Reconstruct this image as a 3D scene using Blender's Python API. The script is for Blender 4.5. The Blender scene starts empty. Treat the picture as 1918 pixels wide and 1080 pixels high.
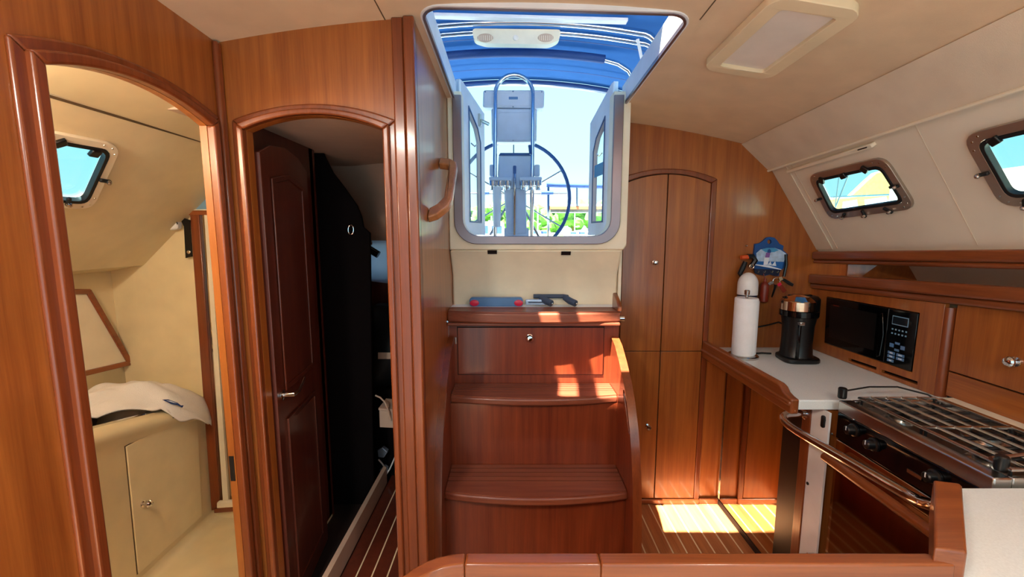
import bpy, bmesh, math, random
from mathutils import Vector, Matrix, Quaternion
from mathutils.geometry import tessellate_polygon
random.seed(7)
SC = bpy.context.scene
COL = SC.collection
PI = math.pi

# ---------------------------------------------------------------- camera
H = 1.45                                  # eye height above the cabin sole
F = 800.0                                 # focal length in pixels of the 1918 px frame
PITCH = math.radians(7.2)
cam_d = bpy.data.cameras.new('camera')
cam_d.sensor_width = 36.0
cam_d.lens = 36.0 * F / 1918.0
cam_d.clip_start = 0.02
cam_d.clip_end = 500
cam = bpy.data.objects.new('camera', cam_d)
cam.location = (0, 0, H)
cam.rotation_euler = (PI / 2 - PITCH, 0, 0)
COL.objects.link(cam)
SC.camera = cam

# ---------------------------------------------------------------- sky, sun, exposure
W = bpy.data.worlds.new('sky')
SC.world = W
W.use_nodes = True
nt = W.node_tree
nt.nodes.clear()
o_ = nt.nodes.new('ShaderNodeOutputWorld')
bg = nt.nodes.new('ShaderNodeBackground')
tc = nt.nodes.new('ShaderNodeTexCoord')
sx = nt.nodes.new('ShaderNodeSeparateXYZ')
rp = nt.nodes.new('ShaderNodeValToRGB')
nt.links.new(tc.outputs['Generated'], sx.inputs[0])
nt.links.new(sx.outputs['Z'], rp.inputs['Fac'])
nt.links.new(rp.outputs[0], bg.inputs['Color'])
nt.links.new(bg.outputs[0], o_.inputs['Surface'])
el = rp.color_ramp.elements
el[0].position = 0.0
el[0].color = (0.74, 0.86, 0.88, 1)
el[1].position = 1.0
el[1].color = (0.30, 0.62, 0.90, 1)
e = el.new(0.16); e.color = (0.50, 0.82, 0.88, 1)
e = el.new(0.40); e.color = (0.40, 0.74, 0.90, 1)
bg.inputs['Strength'].default_value = 0.86

SUN_DIR = Vector((0.31, 0.32, -1.0)).normalized()
sd = bpy.data.lights.new('sun', 'SUN')
sd.energy = 28.0
sd.angle = math.radians(0.6)
sd.color = (1.0, 0.92, 0.80)
sun = bpy.data.objects.new('sun', sd)
sun.rotation_euler = SUN_DIR.to_track_quat('-Z', 'Y').to_euler()
sun.location = (-4, -4, 12)
COL.objects.link(sun)

SC.view_settings.view_transform = 'Standard'
SC.view_settings.look = 'None'
SC.view_settings.gamma = 1.0
SC.view_settings.use_curve_mapping = False
SC.view_settings.exposure = 0.95
SC.cycles.use_denoising = True
SC.cycles.max_bounces = 10
SC.cycles.diffuse_bounces = 6
SC.cycles.glossy_bounces = 5
SC.cycles.transparent_max_bounces = 12
SC.cycles.sample_clamp_indirect = 6.0

# ---------------------------------------------------------------- pixel rays
CP, SP = math.cos(PITCH), math.sin(PITCH)
def ray(x, y):
    u = -(y - 540.0) / F
    Y = CP + u * SP
    return ((x - 959.0) / F / Y, (-SP + u * CP) / Y)
def onY(x, y, Y):
    a, b = ray(x, y); return Vector((a * Y, Y, H + b * Y))
def onX(x, y, X):
    a, b = ray(x, y); Y = X / a; return Vector((X, Y, H + b * Y))
def onZ(x, y, Z):
    a, b = ray(x, y); Y = (Z - H) / b; return Vector((a * Y, Y, Z))
def onP(x, y, p, n):
    a, b = ray(x, y); d = Vector((a, 1, b)); o = Vector((0, 0, H))
    return o + d * ((p - o).dot(n) / d.dot(n))

# ---------------------------------------------------------------- materials
def lin(c):
    return tuple(((v / 255.0) / 12.92 if v / 255.0 <= .04045 else ((v / 255.0 + .055) / 1.055) ** 2.4) for v in c) + (1,)
M = {}
def base(name):
    m = bpy.data.materials.new(name); m.use_nodes = True
    n = m.node_tree; b = n.nodes['Principled BSDF']
    M[name] = m
    return m, n, b
def plain(name, c, rough=.5, metal=0., var=.06, scale=9., bump=0., bscale=120., coat=0., spec=.5, trans=0.):
    m, n, b = base(name)
    g = n.nodes.new('ShaderNodeNewGeometry')
    t = n.nodes.new('ShaderNodeTexNoise'); t.inputs['Scale'].default_value = scale; t.inputs['Detail'].default_value = 4
    n.links.new(g.outputs['Position'], t.inputs['Vector'])
    r = n.nodes.new('ShaderNodeValToRGB')
    cl = lin(c)
    r.color_ramp.elements[0].position = .3; r.color_ramp.elements[1].position = .7
    r.color_ramp.elements[0].color = tuple(v * (1 - var) for v in cl[:3]) + (1,)
    r.color_ramp.elements[1].color = tuple(min(1, v * (1 + var)) for v in cl[:3]) + (1,)
    n.links.new(t.outputs['Fac'], r.inputs['Fac'])
    n.links.new(r.outputs[0], b.inputs['Base Color'])
    b.inputs['Roughness'].default_value = rough
    b.inputs['Metallic'].default_value = metal
    b.inputs['Specular IOR Level'].default_value = spec
    b.inputs['Coat Weight'].default_value = coat
    b.inputs['Coat Roughness'].default_value = .12
    if bump:
        t2 = n.nodes.new('ShaderNodeTexNoise'); t2.inputs['Scale'].default_value = bscale; t2.inputs['Detail'].default_value = 5
        n.links.new(g.outputs['Position'], t2.inputs['Vector'])
        bp = n.nodes.new('ShaderNodeBump'); bp.inputs['Strength'].default_value = bump; bp.inputs['Distance'].default_value = .004
        n.links.new(t2.outputs['Fac'], bp.inputs['Height']); n.links.new(bp.outputs[0], b.inputs['Normal'])
    return m
def wood(name, c1, c2, axis='z', rough=.34, coat=.45, s=1.0):
    m, n, b = base(name)
    g = n.nodes.new('ShaderNodeNewGeometry')
    mp = n.nodes.new('ShaderNodeMapping')
    k = {'x': (1.6, 34, 34), 'y': (34, 1.6, 34), 'z': (34, 34, 1.6)}[axis]
    mp.inputs['Scale'].default_value = tuple(v * s for v in k)
    n.links.new(g.outputs['Position'], mp.inputs['Vector'])
    t = n.nodes.new('ShaderNodeTexNoise'); t.inputs['Scale'].default_value = 1.0; t.inputs['Detail'].default_value = 6; t.inputs['Roughness'].default_value = .62
    n.links.new(mp.outputs[0], t.inputs['Vector'])
    mp2 = n.nodes.new('ShaderNodeMapping'); mp2.inputs['Scale'].default_value = tuple(v * s * (9 if v > 10 else 5) for v in k)
    n.links.new(g.outputs['Position'], mp2.inputs['Vector'])
    t2 = n.nodes.new('ShaderNodeTexNoise'); t2.inputs['Scale'].default_value = 1.0; t2.inputs['Detail'].default_value = 3
    n.links.new(mp2.outputs[0], t2.inputs['Vector'])
    mx = n.nodes.new('ShaderNodeMath'); mx.operation = 'MULTIPLY_ADD'; mx.inputs[1].default_value = .35
    n.links.new(t2.outputs['Fac'], mx.inputs[0]); n.links.new(t.outputs['Fac'], mx.inputs[2])
    r = n.nodes.new('ShaderNodeValToRGB')
    r.color_ramp.elements[0].position = .38; r.color_ramp.elements[1].position = 1.0
    r.color_ramp.elements[0].color = lin(c1); r.color_ramp.elements[1].color = lin(c2)
    n.links.new(mx.outputs[0], r.inputs['Fac']); n.links.new(r.outputs[0], b.inputs['Base Color'])
    b.inputs['Roughness'].default_value = rough
    b.inputs['Coat Weight'].default_value = coat; b.inputs['Coat Roughness'].default_value = .13
    bp = n.nodes.new('ShaderNodeBump'); bp.inputs['Strength'].default_value = .06; bp.inputs['Distance'].default_value = .002
    n.links.new(mx.outputs[0], bp.inputs['Height']); n.links.new(bp.outputs[0], b.inputs['Normal'])
    return m
def glassy(name, tint=(1, 1, 1), refl=.08, rough=.02):
    m = bpy.data.materials.new(name); m.use_nodes = True; n = m.node_tree; n.nodes.clear()
    o = n.nodes.new('ShaderNodeOutputMaterial'); mix = n.nodes.new('ShaderNodeMixShader')
    tr = n.nodes.new('ShaderNodeBsdfTransparent'); gl = n.nodes.new('ShaderNodeBsdfGlossy')
    tr.inputs[0].default_value = tint + (1,); gl.inputs['Roughness'].default_value = rough
    mix.inputs[0].default_value = refl
    n.links.new(tr.outputs[0], mix.inputs[1]); n.links.new(gl.outputs[0], mix.inputs[2]); n.links.new(mix.outputs[0], o.inputs[0])
    M[name] = m
def cloth(name, c, trans=.5, ctrans=None, bump=.0):
    m = bpy.data.materials.new(name); m.use_nodes = True; n = m.node_tree; n.nodes.clear()
    o = n.nodes.new('ShaderNodeOutputMaterial'); mix = n.nodes.new('ShaderNodeMixShader')
    d = n.nodes.new('ShaderNodeBsdfDiffuse'); t = n.nodes.new('ShaderNodeBsdfTranslucent')
    g = n.nodes.new('ShaderNodeNewGeometry'); tx = n.nodes.new('ShaderNodeTexNoise'); tx.inputs['Scale'].default_value = 6
    n.links.new(g.outputs['Position'], tx.inputs['Vector'])
    r = n.nodes.new('ShaderNodeValToRGB'); cl = lin(c)
    r.color_ramp.elements[0].color = tuple(v * .88 for v in cl[:3]) + (1,); r.color_ramp.elements[1].color = tuple(min(1, v * 1.1) for v in cl[:3]) + (1,)
    n.links.new(tx.outputs['Fac'], r.inputs[0]); n.links.new(r.outputs[0], d.inputs[0])
    t.inputs[0].default_value = lin(ctrans or c); mix.inputs[0].default_value = trans
    n.links.new(d.outputs[0], mix.inputs[1]); n.links.new(t.outputs[0], mix.inputs[2]); n.links.new(mix.outputs[0], o.inputs[0])
    M[name] = m
def glow(name, c, s):
    m, n, b = base(name)
    b.inputs['Base Color'].default_value = lin(c); b.inputs['Emission Color'].default_value = lin(c); b.inputs['Emission Strength'].default_value = s

W1, W2 = (128, 64, 25), (182, 108, 46)
wood('veneer', W1, W2, 'z')
wood('veneer_y', W1, W2, 'y')
wood('solid_z', (100, 44, 20), (146, 74, 36), 'z', rough=.3)
wood('solid_y', (110, 52, 24), (160, 88, 44), 'y', rough=.3)
wood('solid_x', (110, 52, 24), (160, 88, 44), 'x', rough=.3)
wood('mahogany_z', (96, 32, 14), (146, 66, 32), 'z', rough=.38)
wood('mahogany_x', (102, 42, 26), (152, 84, 56), 'x', rough=.42, coat=.1)
wood('teak_y', (146, 86, 48), (200, 136, 84), 'y', rough=.4)
wood('shaded_wood', (70, 26, 18), (104, 46, 28), 'z', rough=.4)  # the cherry toned darker, aft cabin shade put into the colour
plain('holly', (232, 214, 178), .45)
plain('groove', (30, 14, 10), .7)
plain('headliner', (224, 198, 164), .75, bump=.12, bscale=420)
plain('headliner_side', (222, 206, 182), .75, bump=.12, bscale=420)
plain('vinyl', (232, 222, 202), .6, var=.05, scale=4)
plain('gelcoat', (238, 224, 196), .35)
plain('head_gelcoat', (232, 216, 176), .4)
plain('deck_white', (236, 240, 244), .35)
plain('seam_line', (96, 76, 50), .8)
plain('counter', (230, 235, 234), .3, var=.05, scale=260, spec=.4)
plain('chrome', (225, 225, 228), .08, 1.0, var=.02)
plain('steel', (200, 196, 190), .22, 1.0, var=.05)
plain('mirror_steel', (196, 176, 150), .05, 1.0, var=.01)
plain('oven_glass', (150, 118, 92), .06, 1.0, var=.01)
plain('pan_steel', (120, 116, 114), .28, 1.0, var=.1)
plain('frame_metal', (138, 122, 126), .3, .85, var=.05)
plain('port_metal', (176, 160, 146), .3, .8, var=.08)
plain('brass', (226, 214, 180), .3, .8)
plain('black', (10, 10, 12), .35)
plain('black_gloss', (5, 5, 7), .08)
plain('black_rubber', (14, 15, 18), .6)
plain('dark_iron', (28, 26, 26), .5, .3)
plain('navy_band', (18, 30, 60), .5)
plain('plastic_white', (236, 236, 236), .4)
plain('plastic_cream', (238, 228, 204), .4)
plain('paper', (244, 244, 246), .9, bump=.3, bscale=260)
plain('towel', (244, 242, 240), .95, bump=.6, bscale=380)
plain('blue_print', (28, 60, 120), .6)
plain('plaque_blue', (16, 76, 140), .5)
plain('plaque_navy', (14, 22, 52), .6)
plain('print_sky', (70, 150, 196), .6)
plain('print_cloud', (176, 200, 226), .6, var=.2, scale=50)
plain('print_white', (222, 230, 240), .6)
plain('print_purple', (130, 90, 160), .6)
plain('print_sea', (26, 96, 168), .6)
plain('orange', (214, 84, 34), .5)
plain('red', (214, 30, 70), .35)
plain('rust_red', (126, 40, 22), .4)
plain('slate_blue', (84, 124, 170), .4)
plain('grip_grey', (62, 74, 96), .6)
plain('silver_blue', (186, 200, 222), .25, .7)
plain('copper', (226, 190, 160), .12, 1.0)
plain('display', (24, 30, 38), .15)
plain('key_print', (120, 160, 190), .5)
plain('diffuser', (232, 224, 214), .35)
plain('light_frame', (232, 214, 178), .45)
plain('wheel_navy', (44, 84, 140), .4)
plain('cover_navy', (40, 78, 140), .7)
plain('pod_white', (206, 216, 230), .4)
plain('teak_out', (176, 120, 80), .5)
plain('tan_canvas', (176, 138, 78), .8, var=.18, scale=14)
plain('water', (70, 110, 130), .15)
plain('leaf', (92, 136, 74), .9, var=.35, scale=1.2)
plain('bark', (110, 90, 70), .9)
plain('grass', (150, 190, 110), .9, var=.2, scale=.4)
plain('boat_hull', (196, 202, 210), .4)
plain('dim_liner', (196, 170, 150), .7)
cloth('canvas_blue', (64, 108, 164), .16, (104, 160, 216))
plain('shaded_panel', (14, 8, 9), .85, spec=.1)  # near-black colour stands in for the shade inside the aft cabin
cloth('curtain', (214, 226, 236), .6)
glassy('port_glass', (.66, .88, .92), .06)
glassy('door_glass', (.93, .97, 1.0), .08)
glow('fill_lamp', (255, 232, 196), 5.0)  # emission of the added fill lamps
glow('lamp_warm', (255, 220, 160), 6.0)

# ---------------------------------------------------------------- mesh helpers
class MB:
    def __init__(s): s.v = []; s.f = []
    def add(s, vs, fs):
        n = len(s.v); s.v += [Vector(p) for p in vs]; s.f += [tuple(i + n for i in f) for f in fs]; return s
    def box(s, x0, x1, y0, y1, z0, z1):
        vs = [(x, y, z) for z in (z0, z1) for y in (y0, y1) for x in (x0, x1)]
        return s.add(vs, [(0, 2, 3, 1), (4, 5, 7, 6), (0, 1, 5, 4), (2, 6, 7, 3), (0, 4, 6, 2), (1, 3, 7, 5)])
    def obox(s, c, u, v, w):
        c, u, v, w = Vector(c), Vector(u), Vector(v), Vector(w)
        vs = [c + a * u + b * v + d * w for d in (-1, 1) for b in (-1, 1) for a in (-1, 1)]
        return s.add(vs, [(0, 2, 3, 1), (4, 5, 7, 6), (0, 1, 5, 4), (2, 6, 7, 3), (0, 4, 6, 2), (1, 3, 7, 5)])
    def bar(s, p, q, w, h, up=(0, 0, 1)):
        p, q = Vector(p), Vector(q); d = (q - p); L = d.length; d.normalize()
        sd_ = d.cross(Vector(up)); sd_.normalize(); u = sd_.cross(d)
        return s.obox((p + q) / 2, d * L / 2, sd_ * w / 2, u * h / 2)
    def prism(s, poly, vec):
        n = len(poly); poly = [Vector(p) for p in poly]; vec = Vector(vec)
        fs = [tuple(range(n)), tuple(range(2 * n - 1, n - 1, -1))] + [(i, (i + 1) % n, n + (i + 1) % n, n + i) for i in range(n)]
        return s.add(poly + [p + vec for p in poly], fs)
    def plate(s, outer, holes, fn, vec):
        loops = [outer] + list(holes); flat = [p for l in loops for p in l]; n = len(flat)
        tris = tessellate_polygon([[Vector((p[0], p[1], 0)) for p in l] for l in loops])
        A = [Vector(fn(*p)) for p in flat]; vec = Vector(vec)
        fs = [tuple(t) for t in tris] + [tuple(n + i for i in reversed(t)) for t in tris]
        k = 0
        for l in loops:
            m = len(l); fs += [(k + i, k + (i + 1) % m, n + k + (i + 1) % m, n + k + i) for i in range(m)]; k += m
        return s.add(A + [p + vec for p in A], fs)
    def tube(s, path, r, n=10, closed=False, cap=True):
        P = [Vector(p) for p in path]; m = len(P); R = r if isinstance(r, (list, tuple)) else [r] * m
        T = []
        for i in range(m):
            a = P[(i - 1) % m] if (closed or i) else P[i]; b = P[(i + 1) % m] if (closed or i < m - 1) else P[i]
            T.append((b - a).normalized())
        nv = T[0].orthogonal().normalized(); vs = []
        for i in range(m):
            if i:
                q = T[i - 1].rotation_difference(T[i]); nv = q @ nv
            bv = T[i].cross(nv).normalized()
            for k in range(n):
                t = 2 * PI * k / n; vs.append(P[i] + (nv * math.cos(t) + bv * math.sin(t)) * R[i])
        fs = []
        for i in range(m if closed else m - 1):
            j = (i + 1) % m
            fs += [(i * n + k, i * n + (k + 1) % n, j * n + (k + 1) % n, j * n + k) for k in range(n)]
        if cap and not closed: fs += [tuple(range(n - 1, -1, -1)), tuple((m - 1) * n + k for k in range(n))]
        return s.add(vs, fs)
    def lathe(s, c, prof, n=20, ax=(0, 0, 1), sx=1., sy=1.):
        ax = Vector(ax).normalized()
        q = Vector((0, 0, 1)).rotation_difference(ax); c = Vector(c); vs = []
        for r, z in prof:
            for k in range(n):
                t = 2 * PI * k / n; vs.append(c + q @ Vector((r * sx * math.cos(t), r * sy * math.sin(t), z)))
        m = len(prof); fs = []
        for i in range(m - 1):
            fs += [(i * n + k, i * n + (k + 1) % n, (i + 1) * n + (k + 1) % n, (i + 1) * n + k) for k in range(n)]
        fs += [tuple(range(n - 1, -1, -1)), tuple((m - 1) * n + k for k in range(n))]
        return s.add(vs, fs)
    def ball(s, c, rx, ry=None, rz=None, n=14):
        ry = ry or rx; rz = rz or rx; c = Vector(c); vs = []; m = n // 2
        for i in range(1, m):
            p = PI * i / m
            for k in range(n):
                t = 2 * PI * k / n; vs.append(c + Vector((rx * math.sin(p) * math.cos(t), ry * math.sin(p) * math.sin(t), rz * math.cos(p))))
        a = len(vs); vs += [c + Vector((0, 0, rz)), c - Vector((0, 0, rz))]; fs = []
        for i in range(m - 2): fs += [(i * n + k, (i + 1) * n + k, (i + 1) * n + (k + 1) % n, i * n + (k + 1) % n) for k in range(n)]
        for k in range(n): fs += [(a, k, (k + 1) % n), (a + 1, (m - 2) * n + (k + 1) % n, (m - 2) * n + k)]
        return s.add(vs, fs)
    def grid(s, fn, nu, nv, thick=None):
        P = [[Vector(fn(i / nu, j / nv)) for j in range(nv + 1)] for i in range(nu + 1)]
        w = nv + 1; vs = [p for r in P for p in r]
        fs = [(i * w + j, (i + 1) * w + j, (i + 1) * w + j + 1, i * w + j + 1) for i in range(nu) for j in range(nv)]
        if thick is not None:
            n = len(vs); t = Vector(thick); vs += [p + t for p in vs[:n]]
            fs += [tuple(n + i for i in reversed(f)) for f in fs]
            ed = [(i * w, (i + 1) * w) for i in range(nu)] + [((i + 1) * w + nv, i * w + nv) for i in range(nu)] + [(j + 1, j) for j in range(nv)] + [(nu * w + j, nu * w + j + 1) for j in range(nv)]
            fs += [(a, b, n + b, n + a) for a, b in ed]
        return s.add(vs, fs)

ORG = {}
def setp(o, label=None, cat=None, group=None, kind=None):
    if label: o['label'] = label
    if cat: o['category'] = cat
    if group: o['group'] = group
    if kind: o['kind'] = kind
    return o
def thing(name, loc, label, cat, group=None, kind=None):
    o = bpy.data.objects.new(name, None); o.empty_display_size = .05; o.location = loc; COL.objects.link(o)
    ORG[o] = Vector(loc)
    return setp(o, label, cat, group, kind)
def put(name, mb, mat, parent=None, label=None, cat=None, group=None, kind=None, bevel=0, seg=2, smooth=True, sub=0, ang=38):
    me = bpy.data.meshes.new(name)
    if parent is not None: org = ORG[parent]
    else:
        xs = [p.x for p in mb.v]; ys = [p.y for p in mb.v]; zs = [p.z for p in mb.v]
        org = Vector(((min(xs) + max(xs)) / 2, (min(ys) + max(ys)) / 2, min(zs)))
    me.from_pydata([p - org for p in mb.v], [], mb.f)
    bm = bmesh.new(); bm.from_mesh(me); bmesh.ops.recalc_face_normals(bm, faces=bm.faces); bm.to_mesh(me); bm.free()
    me.materials.append(M[mat])
    if smooth:
        for p in me.polygons: p.use_smooth = True
        me.set_sharp_from_angle(angle=math.radians(ang))
    o = bpy.data.objects.new(name, me); COL.objects.link(o)
    if parent is not None: o.parent = parent
    else: o.location = org
    ORG[o] = org
    if bevel:
        b = o.modifiers.new('bevel', 'BEVEL'); b.width = bevel; b.segments = seg; b.limit_method = 'ANGLE'; b.angle_limit = math.radians(40); b.harden_normals = False
    if sub:
        b = o.modifiers.new('subdivision', 'SUBSURF'); b.levels = sub; b.render_levels = sub
    return setp(o, label, cat, group, kind)
def struct(name, mb, mat, label, cat='wall', **k):
    return put(name, mb, mat, None, label, cat, None, 'structure', **k)

def arc(cx, cy, r, a0, a1, n):
    return [(cx + r * math.cos(a0 + (a1 - a0) * i / n), cy + r * math.sin(a0 + (a1 - a0) * i / n)) for i in range(n + 1)]
def rrect(x0, x1, y0, y1, r, n=5):
    return arc(x1 - r, y0 + r, r, -PI / 2, 0, n) + arc(x1 - r, y1 - r, r, 0, PI / 2, n) + arc(x0 + r, y1 - r, r, PI / 2, PI, n) + arc(x0 + r, y0 + r, r, PI, 1.5 * PI, n)
def roundpoly(pts, r, n=5):
    out = []; m = len(pts)
    for i in range(m):
        p = Vector(pts[i]); a = (Vector(pts[i - 1]) - p); b = (Vector(pts[(i + 1) % m]) - p)
        rr = min(r, a.length * .45, b.length * .45)
        A = p + a.normalized() * rr; B = p + b.normalized() * rr
        for k in range(n + 1):
            t = k / n; q = A * (1 - t) ** 2 + p * 2 * t * (1 - t) + B * t * t; out.append((q.x, q.y))
    return out
def inset(pts, d):
    m = len(pts); out = []
    ar = sum(pts[i][0] * pts[(i + 1) % m][1] - pts[(i + 1) % m][0] * pts[i][1] for i in range(m)); sg = 1 if ar > 0 else -1
    for i in range(m):
        p0, p, p1 = Vector(pts[i - 1]), Vector(pts[i]), Vector(pts[(i + 1) % m])
        e0 = (p - p0).normalized(); e1 = (p1 - p).normalized()
        n0 = Vector((-e0.y, e0.x)) * sg; n1 = Vector((-e1.y, e1.x)) * sg
        b = (n0 + n1); k = d / max(.2, (1 + n0.dot(n1)))
        q = p + b * k; out.append((q.x, q.y))
    return out
def archpath(u0, u1, v0, vs, rise, n=16):
    """up the left jamb, over a low arch, down the right jamb"""
    L = (u1 - u0) / 2; R = (L * L + rise * rise) / (2 * rise); c = (u0 + u1) / 2; cy = vs + rise - R; t = math.asin(L / R)
    return [(u0, v0)] + [(c + R * math.sin(-t + 2 * t * i / n), cy + R * math.cos(-t + 2 * t * i / n)) for i in range(n + 1)] + [(u1, v0)]

def knob(parent, p, d, r=.011, mat='chrome', name='knob'):
    d = Vector(d).normalized()
    return put(name, MB().lathe(p, [(r * .95, 0), (r * .95, .004), (r * .5, .007), (r * .5, .014), (r * .95, .02), (r, .026), (r * .75, .031), (r * .2, .033)], 16, d), mat, parent)

# ================================================================ THE CABIN SHELL
XL = -.845          # port partition with the head doorway
YD = 1.30           # bulkhead with the aft-cabin doorway
XC = -.28           # side wall of the companionway
YB = 2.17           # aft bulkhead
YF = -.7            # forward end of what is modelled
HX0, HX1, HY0, HY1 = -.25, .49, 1.25, 1.93     # sliding-hatch opening in the overhead
XS = 1.127          # overhead meets the side valance
def zc(X, Y): return 2.131 - .105 * X * X - .048 * Y

# --- floor: teak planks with pale holly strips
fl = thing('floor', (0.4, 1.0, 0), 'teak and holly striped cabin floor beside the steps', 'floor', kind='structure')
put('subfloor', MB().box(-.86, 1.56, YF, YB + .03, -.05, -.012), 'groove', fl)
PW = .064
me_plank = None
i = 0
x = -.28
while x < 1.13:
    y0 = .69 if x > -.2 else YF
    mb = MB().box(x, min(x + PW - .007, 1.14), YF, YB, -.012, 0)
    put('plank', mb, 'teak_y', fl, smooth=False)
    put('holly_strip', MB().box(x + PW - .007, x + PW, YF, YB, -.012, -.0004), 'holly', fl, smooth=False)
    x += PW
mb = MB()
x = -.86
while x < -.29:
    put('plank', MB().box(x, min(x + PW - .007, -.287), YF, YD + .03, -.012, 0), 'teak_y', fl, smooth=False)
    put('holly_strip', MB().box(x + PW - .007, min(x + PW, -.281), YF, YD + .03, -.012, -.0004), 'holly', fl, smooth=False)
    x += PW

# --- overhead with the hatch opening
def cpt(X, Y): return Vector((X, Y, zc(X, Y)))
def lerp(a, b, t): return a + (b - a) * t
mb = MB()
def patch(x0, x1, y0, y1, nx=10, ny=6): mb.grid(lambda a, b: cpt(lerp(x0, x1, a), lerp(y0, y1, b)), nx, ny, (0, 0, .03))
patch(-.88, HX0, YF, YD + .03)
patch(-.31, HX0, YD + .03, HY1 + .06, 2, 4)
patch(HX0, HX1, YF, HY0, 8, 4)
patch(HX1, XS + .02, YF, YB + .03)
for cx, s in ((HX0, 1), (HX1, -1)):
    r = .05; c = (cx + s * r, HY0 + r)
    pts = [(cx, HY0)] + [(c[0] - s * r * math.cos(t), c[1] - r * math.sin(t)) for t in [PI / 2 * k / 6 for k in range(7)]]
    mb.prism([cpt(*p) for p in pts], (0, 0, .03))
ceil = struct('ceiling', mb, 'headliner', 'tan cambered headliner overhead with a big hatch opening', 'ceiling')
put('panel_seam', MB().grid(lambda a, b: cpt(lerp(-.362, -.359, a), lerp(YF, YD, b)) - Vector((0, 0, .001)), 1, 4, (0, 0, .002)), 'seam_line', ceil)
put('panel_seam', MB().grid(lambda a, b: cpt(lerp(.52, .523, a), lerp(YF, HY0 + .02, b)) - Vector((0, 0, .001)), 1, 4, (0, 0, .002)), 'seam_line', ceil)

# --- hatch coaming (white gelcoat upstand) with a thin metal lip
hc = thing('trim_1', (.12, 1.6, 2.0), 'white coaming and metal lip around the open sliding hatch', 'hatch coaming', kind='structure')
mb = MB()
hz = lambda X, Y: zc(X, Y)
loop = [(HX0, HY1 + .05)] + [(HX0, HY0 + .05)] + [(HX0 + .05 - .05 * math.cos(t), HY0 + .05 - .05 * math.sin(t)) for t in [PI / 2 * k / 6 for k in range(1, 7)]]
loop += [(HX1 - .05 + .05 * math.sin(t), HY0 + .05 - .05 * math.cos(t)) for t in [PI / 2 * k / 6 for k in range(0, 7)]] + [(HX1, HY1 + .05)]
def strip(mb, lp, z0, z1, d):
    n = len(lp)
    ins = []
    for i in range(n):
        a = Vector(lp[max(i - 1, 0)]); b = Vector(lp[min(i + 1, n - 1)]); t = (b - a).normalized(); nn = Vector((t.y, -t.x))
        ins.append(Vector(lp[i]) + nn * d)
    vs = []
    for i in range(n):
        for p in (Vector(lp[i]), ins[i]):
            for z in (z0, z1): vs.append((p.x, p.y, zc(p.x, p.y) + z))
    fs = []
    for i in range(n - 1):
        o = i * 4; q = o + 4
        fs += [(o, q, q + 1, o + 1), (o + 2, o + 3, q + 3, q + 2), (o, o + 2, q + 2, q), (o + 1, q + 1, q + 3, o + 3)]
    mb.add(vs, fs)
def inward(lp, d):
    out_ = []
    for i in range(len(lp)):
        a = Vector(lp[max(i - 1, 0)]); b = Vector(lp[min(i + 1, len(lp) - 1)]); t = (b - a).normalized(); out_.append(tuple(Vector(lp[i]) - Vector((t.y, -t.x)) * d))
    return out_
loop = inward(loop, .003)
strip(mb, loop, -.004, .085, .012)
put('coaming', mb, 'deck_white', hc)
loop = inward(loop, .002)
mb = MB(); strip(mb, loop, -.007, .006, .008); put('lip', mb, 'frame_metal', hc)

# --- port partition (head doorway)
FLP = lambda Y, z: (XL, Y, z)
A1 = (.80, 1.228, 0, 1.748, .042)
path1 = archpath(*A1)
outer = [(YF, 0)] + path1 + [(YD + .03, 0), (YD + .03, zc(XL, YD) + .01), (YF, zc(XL, YF) + .01)]
struct('wall_port', MB().plate(outer, [], FLP, (-.02, 0, 0)), 'veneer', 'reddish cherry veneer partition pierced by the head doorway', 'wall', bevel=0)
def casing(name, label, fn, nrm, A, w, th):
    u0, u1, v0, vs, rise = A
    t = thing(name, Vector(fn((u0 + u1) / 2, v0)), label, 'door frame', kind='structure')
    inn = archpath(u0, u1, v0, vs, rise); out = archpath(u0 - w, u1 + w, v0, vs + w * .75, rise + w * .1)
    mid = archpath(u0 - w * .52, u1 + w * .52, v0, vs + w * .39, rise + w * .05)
    nv = Vector(nrm)
    def pc(sl_i, sl_o, h): return [Vector(fn(*p)) + nv * -.002 for p in sl_i + sl_o[::-1]]
    for (a, b, nm) in ((0, 2, 'jamb'), (1, 18, 'arch_head'), (17, 19, 'jamb')):
        mb = MB(); mb.prism(pc(inn[a:b], out[a:b], 0), nv * th)
        mb2 = mb.prism([Vector(fn(*p)) for p in inn[a:b] + mid[a:b][::-1]], nv * th * 1.9)
        put(nm, mb, 'solid_z', t, bevel=.005, seg=3)
    return t
tcase = casing('trim_2', 'solid cherry casing around the bright head doorway', FLP, (1, 0, 0), A1, .044, .012)

# --- bulkhead with the aft-cabin doorway
FAP = lambda X, z: (X, YD, z)
A2 = (-.778, -.375, 0, 1.752, .042)
path2 = archpath(*A2)
outer = [(XL, 0)] + path2 + [(XC, 0)] + [(lerp(XC, XL, k / 6), zc(lerp(XC, XL, k / 6), YD) + .01) for k in range(7)]
struct('wall_aft_port', MB().plate(outer, [], FAP, (0, .03, 0)), 'veneer', 'cherry veneer bulkhead pierced by the dark aft cabin doorway', 'wall')
t2 = casing('trim_3', 'solid cherry casing around the dark aft cabin doorway', FAP, (0, -1, 0), A2, .037, .012)
for (px, py) in ((724, 325), (727, 365), (741, 735), (741, 770)):
    c = onY(px, py, 1.312); c.x = -.3765
    st = put('strike_plate', MB().box(-.3775, -.3745, c.y - .006, c.y + .016, c.z - .0095, c.z + .0095), 'brass', t2)
    put('strike_hole', MB().box(-.3782, -.377, c.y + .002, c.y + .010, c.z - .005, c.z + .005), 'groove', st)
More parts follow.
